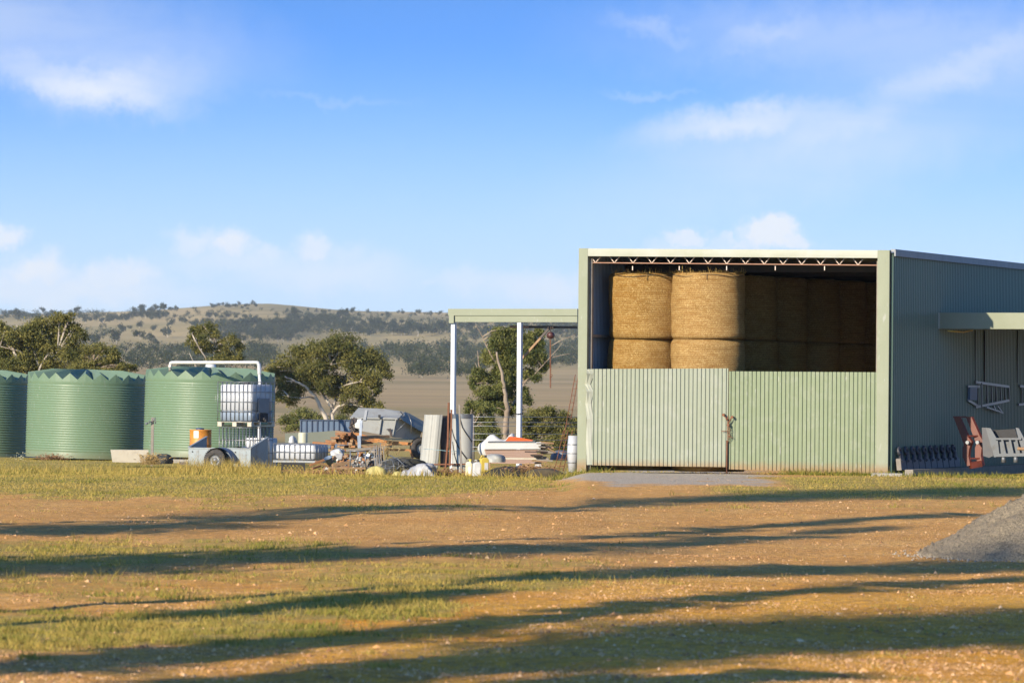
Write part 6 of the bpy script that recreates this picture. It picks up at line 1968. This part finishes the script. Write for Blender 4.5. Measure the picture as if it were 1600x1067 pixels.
# machine remains at the left end of the bin
o = thing('engine', 'small rusty engine with a tank, left end of the grey hopper', 'engine', P(551, 690, 112.6))
b = P(551, 690, 112.6)
mb = MB(); rr3 = random.Random(3)
for i in range(16):
    c = P(rr3.uniform(545, 558), rr3.uniform(655, 680), 112.6 + rr3.uniform(0, .4)) - b; s = rr3.uniform(.02, .07)
    if i % 2: mb.box(-s, s, -s, s, -s, s, Matrix.Translation(c) @ Matrix.Rotation(rr3.uniform(0, 3), 4, 'Y'))
    else: mb.tube([c - Vector((s, 0, 0)), c + Vector((s, 0, s))], s * .6, 10)
mb.build('engine_block', M['dark_steel'], o)
mb = MB(); mb.bar(P(546, 678, 112.6) - b, P(560, 686, 112.9) - b, .08); mb.build('mount', M['rust'], o)
mb = MB(); mb.tube([P(549, 653, 112.5) - b, P(547, 664, 112.4) - b, P(553, 672, 112.4) - b], .012, 6); mb.build('hose_or_shadow', M['black'], o)
o = outline([(555, 669), (554, 662), (558, 659), (558, 655), (565, 654), (566, 659), (567, 671)], 112.2, .2, P(560, 671, 112.2), M['white'], 'plastic_can', bevel=.03, label='white plastic can with a handle perched at the left end of the grey hopper', cat='can')
# angle iron
b = P(563, 700, 111)
mb = MB(); mb.bar(P(562, 700, 111) - b, P(564.5, 657, 111.2) - b, .06, .03); mb.bar(P(561.5, 700, 111) - b, P(560.8, 680, 111) - b, .08, .05)
o = mb.build('angle_iron', mat('pale_blue_steel', (.36, .42, .5), (.22, .27, .34), rough=.5, scale=9), None, b); tag(o, 'pale blue steel angle standing against the timber heap', 'steel bar')
b = P(572, 660, 111.8)
mb = MB(); mb.bar(P(570, 657, 111.8) - b, P(573, 641, 111.9) - b, .07, .05); o = mb.build('steel_bar', M['zinc'], None, b); tag(o, 'short square steel bar standing up against the hopper lid', 'steel bar')

# ---------------------------------------------------------------- curved sheets and pipe
cb = P(681, 731, 104.6)
cs_ = thing('culvert_sheets', 'nested half round grey metal sheets standing on end, dark hollow side to the right', 'metal sheets', cb)
for k, (ox, r_, a0, a1) in enumerate(((0, .29, 150, 292), (.03, .25, 148, 290), (.06, .21, 140, 286))):
    mb = MB(); vs = []; n = 34
    H0 = P(681, 648, 104.6).z - cb.z - k * .03
    lean = .22
    for i in range(n + 1):
        an = R(a0 + (a1 - a0) * i / n); rr_ = r_ + (.009 if (i // 4) % 2 else 0)
        for z, t in ((0, 0), (H0, 1)):
            vs.append((ox - .02 + rr_ * math.cos(an) * 1.05 + (t - .5) * lean * .5, .1 + rr_ * math.sin(an) + t * .05, z))
    m = len(vs)
    vs2 = [(x + .0, y + .012, z) for x, y, z in vs]
    mb.add(vs, [(2 * i, 2 * i + 2, 2 * i + 3, 2 * i + 1) for i in range(n)])
    mb.build('curved_sheet', M['sheet_grey'] if k else M['pipe_grey'], cs_, solid=0)
mb = MB(); vs = []; n = 20
for i in range(n + 1):
    an = R(-80 + 110 * i / n)
    for z in (0.02, P(681, 648, 104.6).z - cb.z - .02): vs.append((.06 + .24 * math.cos(an), .16 + .2 * math.sin(an), z))
mb.add(vs, [(2 * i, 2 * i + 2, 2 * i + 3, 2 * i + 1) for i in range(n)], True)
mb.build('curved_sheet', M['dark_steel'], cs_)
pb_ = P(722, 736, 103.6); hp = P(722, 647, 103.6).z - pb_.z; rp_ = 16.3 / F * 103.6
pi_ = thing('tall_pipe', 'tall light grey pipe standing on end beside the rusty pickets', 'pipe', pb_)
mb = MB(); mb.lathe([(rp_, -.03), (rp_, hp), (rp_ - .015, hp), (rp_ - .015, .1)], 48); mb.build('pipe_shell', M['pipe_grey'], pi_)
mb = MB(); mb.lathe([(rp_ + .004, hp - .1), (rp_ + .004, hp + .004)], 48); mb.build('collar', M['zinc'], pi_)
o = thing('hose_shadow', 'black tubes drawing shadow curves of hoses down the front of the tall grey pipe', 'hose_or_shadow', pb_)  # black tubes laid on the pipe stand in for the shadows of hoses
def on_pipe(px, py):
    x = (px - 722) / F * 103.6; x = max(-rp_, min(rp_, x)); z = P(px, py, 103.6).z - pb_.z
    return Vector((x, -math.sqrt(max(0, rp_ ** 2 - x * x)) - .015, z))
mb = MB(); mb.tube([on_pipe(*q) for q in ((717.5, 646), (718.5, 655), (722, 667), (728, 677), (734, 685), (737, 690))], .012, 6)
mb.tube([on_pipe(*q) for q in ((706, 670), (709, 682), (715, 696), (722, 707), (729, 716), (732, 719))], .014, 6)
mb.tube([on_pipe(*q) for q in ((707, 690), (710, 710), (714, 724), (716, 730))], .012, 6)
mb.build('hose_or_shadow', M['black'], o)
RG = 'rusty pickets between the curved sheets and the tall pipe'
for (a, y0, b, y1, lb) in ((701, 629, 699.5, 700, 'tallest rusty picket, its tip beside the left thin post'), (703.5, 645, 696, 732, 'slanting rusty picket crossing behind the others'), (705.5, 640, 703, 728, 'rusty picket nearest the tall pipe')):
    p = P(b, y1, 103.0); q = P(a, y0, 103.2)
    mb = MB(); mb.bar((0, 0, 0), q - p, .03, .03); mb.bar((0, .02, 0), q - p + Vector((0, .02, 0)), .045, .008)
    o = mb.build('steel_picket', M['rust'], None, p); tag(o, lb, 'picket', RG)
p = P(721, 740, 102.8); mb = MB(); mb.bar((0, 0, 0), P(717.5, 632, 103.0) - p, .035, .04); o = mb.build('timber_stake', M['timber_grey'], None, p, bevel=.004)
tag(o, 'thin pale timber stake leaning before the tall grey pipe', 'stake')
p = P(680, 727, 103.5); mb = MB(); mb.tube([P(678, 725.5, 103.5) - p, P(730, 725, 103.2) - p], .018, 6); o = mb.build('rusty_bar', M['rust'], None, p); tag(o, 'thin rusty bar lying level at the feet of the curved sheets and pipe', 'bar')
p = P(700, 705, 103.3); mb = MB(); mb.tube([P(662, 701, 104) - p, P(680, 702.3, 103.5) - p, P(705, 705, 103.3) - p, P(735, 704.5, 103.5) - p, P(790, 702, 103.5) - p], .005, 5); o = mb.build('baling_twine', mat('pale_blue_twine', (.3, .5, .55), rough=.6), None, p); tag(o, 'pale blue twine strung round the curved sheets', 'twine')
outline([(706, 726), (716, 722), (723, 735), (706, 736)], 103.4, .2, P(712, 736, 103.4), M['concrete'], 'concrete_lump', bevel=.03, label='pale concrete lump at the foot of the tall pipe', cat='block')
# jerry cans
def jerry(px, py0, py1, D, wpx, label, m, mcap, rz, name='jerry_can'):
    b = P(px, py1, D); h = (py1 - py0) / F * D; w = wpx / F * D / 2
    o = thing(name, label, 'jerry can', b, rz, 'plastic cans by the tall pipe')
    poly = [(-w, 0), (w, 0), (w, h * .72), (w * .6, h * .86), (-w * .2, h * .86), (-w * .9, h * .78)]
    MB().prism(poly, -.07, .1).build('can_body', m, o, bevel=.02)
    mb = MB(); mb.lathe([(.03, 0), (.03, .05), (0, .052)], 14, (w * .35, .0, h * .86)); mb.build('cap', mcap, o)
    mb = MB(); mb.tube([(-w * .75, .01, h * .8), (-w * .5, .01, h * .97), (0, .01, h * .97), (w * .1, .01, h * .85)], .014, 6); mb.build('handle', m, o)
    mb = MB(); mb.box(-w * .1, w * .75, -.075, -.071, h * .12, h * .55); mb.build('can_label', M['label_white'], o)
    return o
jerry(745, 718, 744, 99, 13, 'off white plastic can with a grey label, front one of the group', M['white'], M['black'], R(10))
jerry(733, 717, 743, 99.4, 11, 'white and yellow plastic can left of the grey labelled one', mat('half_yellow', (.62, .60, .5), (.7, .52, .1), rough=.5, scale=5), M['yellow'], R(-10))
jerry(756, 711, 737, 100.3, 14, 'dirty yellow plastic can behind the others', M['yellow'], M['black'], R(20))
# domed sheet, dark heap
lump('domed_sheet', 'grey domed sheet resting on the dark heap left of the thin post', 'sheet', 757, 790, 709, 719, 101.3, M['pipe_grey'], .4, 41, .08)
lump('dark_heap', 'black heap of old matting and ash around the foot of the right thin post', 'heap', 764, 834, 729, 744, 98.5, mat('burnt_matting', (.012, .012, .011), (.03, .026, .02), rough=.9, scale=9, bump=.03, bscale=14), .5, 42, .5)
lump('dark_heap', 'low dark heap of matting against the foot of the board stack', 'heap', 822, 880, 732, 742, 97, mat('dark_soil', (.05, .04, .025), (.09, .07, .04), rough=.95, scale=9, bump=.03, bscale=12), .4, 43, .5)
# pink board stack
BD = 103
for i in range(7):
    y0 = 701.8 + i * 3.15
    x0 = 757 + (i % 3) * 1.2; x1 = 842 - (i % 2) * 3 + (i == 5) * -8
    a = P(x0, y0 + 1.6, BD); b = P(x1, y0 + 1.6 + (.6), BD)
    o = MB().box(-.5 * (b - a).length, .5 * (b - a).length, 0, .28, -.021, .021).build('pink_board', M['pink'] if i != 4 else M['cream'], None, (a + b) / 2, bevel=.003)
    tag(o, ('top', 'second', 'third', 'middle', 'fifth', 'sixth', 'bottom')[i] + ' board of the pink primed stack under the white panel', 'board', 'pink primed boards in a stack')
a = P(800, 723, BD)
o = MB().box(-.6, -.5, -.02, .3, -.14, 0).box(.3, .4, -.02, .3, -.14, 0).build('bearer', M['timber'], None, a); tag(o, 'pair of timber bearers under the pink board stack', 'bearers')
o = outline([(757, 702), (757, 691), (846, 690.5), (845, 701.5)], BD - .05, .34, P(800, 702, BD - .05), M['white'], 'long_sheet', bevel=.01, label='long white panel lying on top of the pink board stack', cat='panel')
o = outline([(762, 690.8), (762, 689.2), (836, 689.2), (836, 690.8)], BD - .08, .3, P(800, 690, BD - .08), M['zinc_dark'], 'grey_strip', label='thin dark grey strip lying on the white panel', cat='strip')
wb_ = thing('white_shell', 'curved white fibreglass shell leaning behind the pink board stack', 'shell', P(770, 715, BD + .5))
b = P(770, 715, BD + .5)
mb = MB()
so_ = [(747, 706), (746, 700), (748, 694), (753, 690.5), (758, 687), (762, 682), (766, 679), (771, 678.5), (775, 681), (780, 685), (786, 687.5), (791, 686), (796, 681), (799, 677), (802, 677), (804, 681), (806, 690), (806, 700), (760, 714), (752, 713)]
for lay in range(4):
    pass
vs = []; n = len(so_); cxm = sum(p[0] for p in so_) / n; cym = 700
for f, dy in ((.80, -.12), (.93, -.09), (1.0, 0), (1.0, .3)):
    for px, py in so_: vs.append(P(cxm + (px - cxm) * f, cym + (py - cym) * f, BD + .5 + dy + .1) - b)
mb.add(vs, [tuple(range(n))] + [(i + 1, i, i + n, i + n + 1) if i < n - 1 else (0, i, i + n, n) for j in range(1) for i in range(n)] + [(j * n + (i + 1) % n, j * n + i, (j + 1) * n + i, (j + 1) * n + (i + 1) % n) for j in (1, 2) for i in range(n)], True)
mb.build('shell', M['white'], wb_)
o = outline([(789, 690), (795, 682), (810, 683), (833, 687.5), (829, 691)], BD + .1, .12, P(805, 691, BD + .1), M['orange_sheet'], 'orange_sheet', label='bright orange sheet on the white panel behind the thin post', cat='sheet', dtop=.3)
rr4 = random.Random(21)
OG = 'old weathered timbers at the right end of the pink boards'
for i in range(20):
    y = 691 + i * 1.6 + rr4.uniform(-.5, .5)
    x = 842 + rr4.uniform(-6, 4) - (0 if i < 12 else 6)
    a = P(x, y, BD - .1 + rr4.uniform(-.1, .2)); an = rr4.uniform(-.15, .5)
    b = a + Vector((math.cos(an), math.sin(an), rr4.uniform(-.12, .06))) * rr4.uniform(.15, .38)
    board('old_timber', ('second third fourth fifth sixth seventh eighth ninth tenth eleventh twelfth thirteenth fourteenth fifteenth sixteenth seventeenth eighteenth nineteenth lowest'.split()[i - 1] + ' weathered timber end from the top, right of the pink boards') if i else 'uppermost pale timber end on the pile right of the pink boards', 'timber', a, b, rr4.uniform(.03, .06), rr4.uniform(.03, .05), M['timber_grey'] if i % 3 else M['dark_steel'] if i % 2 else M['timber'], OG)
for (x0, y0, x1, y1, lb) in ((820, 705.5, 843, 706, 'dark slot board jutting left from the lower timber pile'), (829, 711, 846, 711.5, 'short dark board end under the slot board'), (856, 700, 868, 707, 'pale diagonal timber end facing right')):
    board('old_timber', lb, 'timber', P(x0, y0, BD - .2), P(x1, y1, BD - .15), .04, .03, M['dark_steel'] if 'dark' in lb else M['timber'], OG)
outline([(835, 725.5), (845, 725), (847, 729), (835, 729.5)], 99.5, .1, P(841, 729, 99.5), M['white'], 'white_block', bevel=.008, label='small white block on the dark ground below the timber pile', cat='block')
lump('dark_roll', 'dark grey rolled sheet on the ground between the timber pile and the white roll', 'roll', 862, 890, 703, 716, 104, M['zinc_dark'], .3, 51, .1)
# pale roll with mesh by the shed column
p = P(895, 737, 89.6); h = P(895, 680.5, 89.6).z - p.z
o = thing('white_roll', 'upright white roll wrapped in wire mesh against the left shed column', 'roll', p)
mb = MB(); mb.lathe([(0, 0), (.085, 0), (.12, h * .55), (.095, h), (0, h)], 8); mb.build('roll_sheet', M['tote'], o)
for z in (.25, .5, .75):
    MB().lathe([(.124, h * z), (.126, h * z + .006), (.124, h * z + .012)], 8).build('mesh_hoop', M['zinc_dark'], o)
# rusty lattice leaning by the column
p = P(885, 738, 90.5)
o = thing('reinforcing_lattice', 'thin rusty reinforcing lattices leaning against the left shed column', 'lattice', p)
mb = MB()
for (xa, xb) in ((866, 899), (873, 906), (880, 913)):
    mb.tube([P(xa, 736, 90.5) - p, P(xa + (xb - xa) * .45, 672, 90.5) - p], .008, 5)
mb.tube([P(886, 655, 90.6) - p, P(899, 585, 90.6) - p], .008, 5); mb.tube([P(892, 655, 90.6) - p, P(903, 590, 90.6) - p], .008, 5); mb.tube([P(880, 690, 90.6) - p, P(886, 655, 90.6) - p], .008, 5)
for k in range(7):
    y = 596 + k * 11; x = 897 - k * 2
    mb.tube([P(x, y, 90.6) - p, P(x + 7, y, 90.6) - p], .006, 5)
for k in range(5):
    y = 684 + k * 11; x = 880 - k * 3
    mb.tube([P(x + 2, y, 90.5) - p, P(x + 14, y, 90.5) - p], .006, 5)
mb.build('lattice_bar', M['rust'], o)

# wire fence behind the scrap
fb = P(800, 715, 112)
wf = thing('wire_fence', 'plain wire fence of six strands running behind the board stack to the shed', 'fence', fb)
for y in (651, 659.5, 665.5, 677.5, 687, 698):
    mb = MB(); mb.tube([P(736, y, 111.5) - fb, P(820, y + .3, 112) - fb, P(930, y + 1, 112.5) - fb], .0085, 5); mb.build('wire', M['zinc'], wf)
for px in (739, 912):
    mb = MB(); mb.tube([P(px, 735, 111.9) - fb, P(px, 648, 111.9) - fb], .04, 7); mb.build('fence_post', M['timber_grey'], wf)

# ---------------------------------------------------------------- air between the yard and the hills
def haze():
    mb = MB()
    x1 = 3600
    z0 = -6; z1 = 150
    mb.box(-x1, x1, -120, 7450, z0, z1)
    m = bpy.data.materials.new('haze'); m.use_nodes = True
    nt = m.node_tree; nt.nodes.clear()
    out = nt.nodes.new('ShaderNodeOutputMaterial'); v = nt.nodes.new('ShaderNodeVolumePrincipled')
    v.inputs['Color'].default_value = (.78, .88, 1.0, 1)
    v.inputs['Density'].default_value = HAZE
    v.inputs['Anisotropy'].default_value = 0.0
    nt.links.new(v.outputs[0], out.inputs['Volume'])
    o = mb.build('haze', m)
    tag(o, 'thin blue haze between the yard and the far hills', kind='stuff')
HAZE = 0.00006
haze()
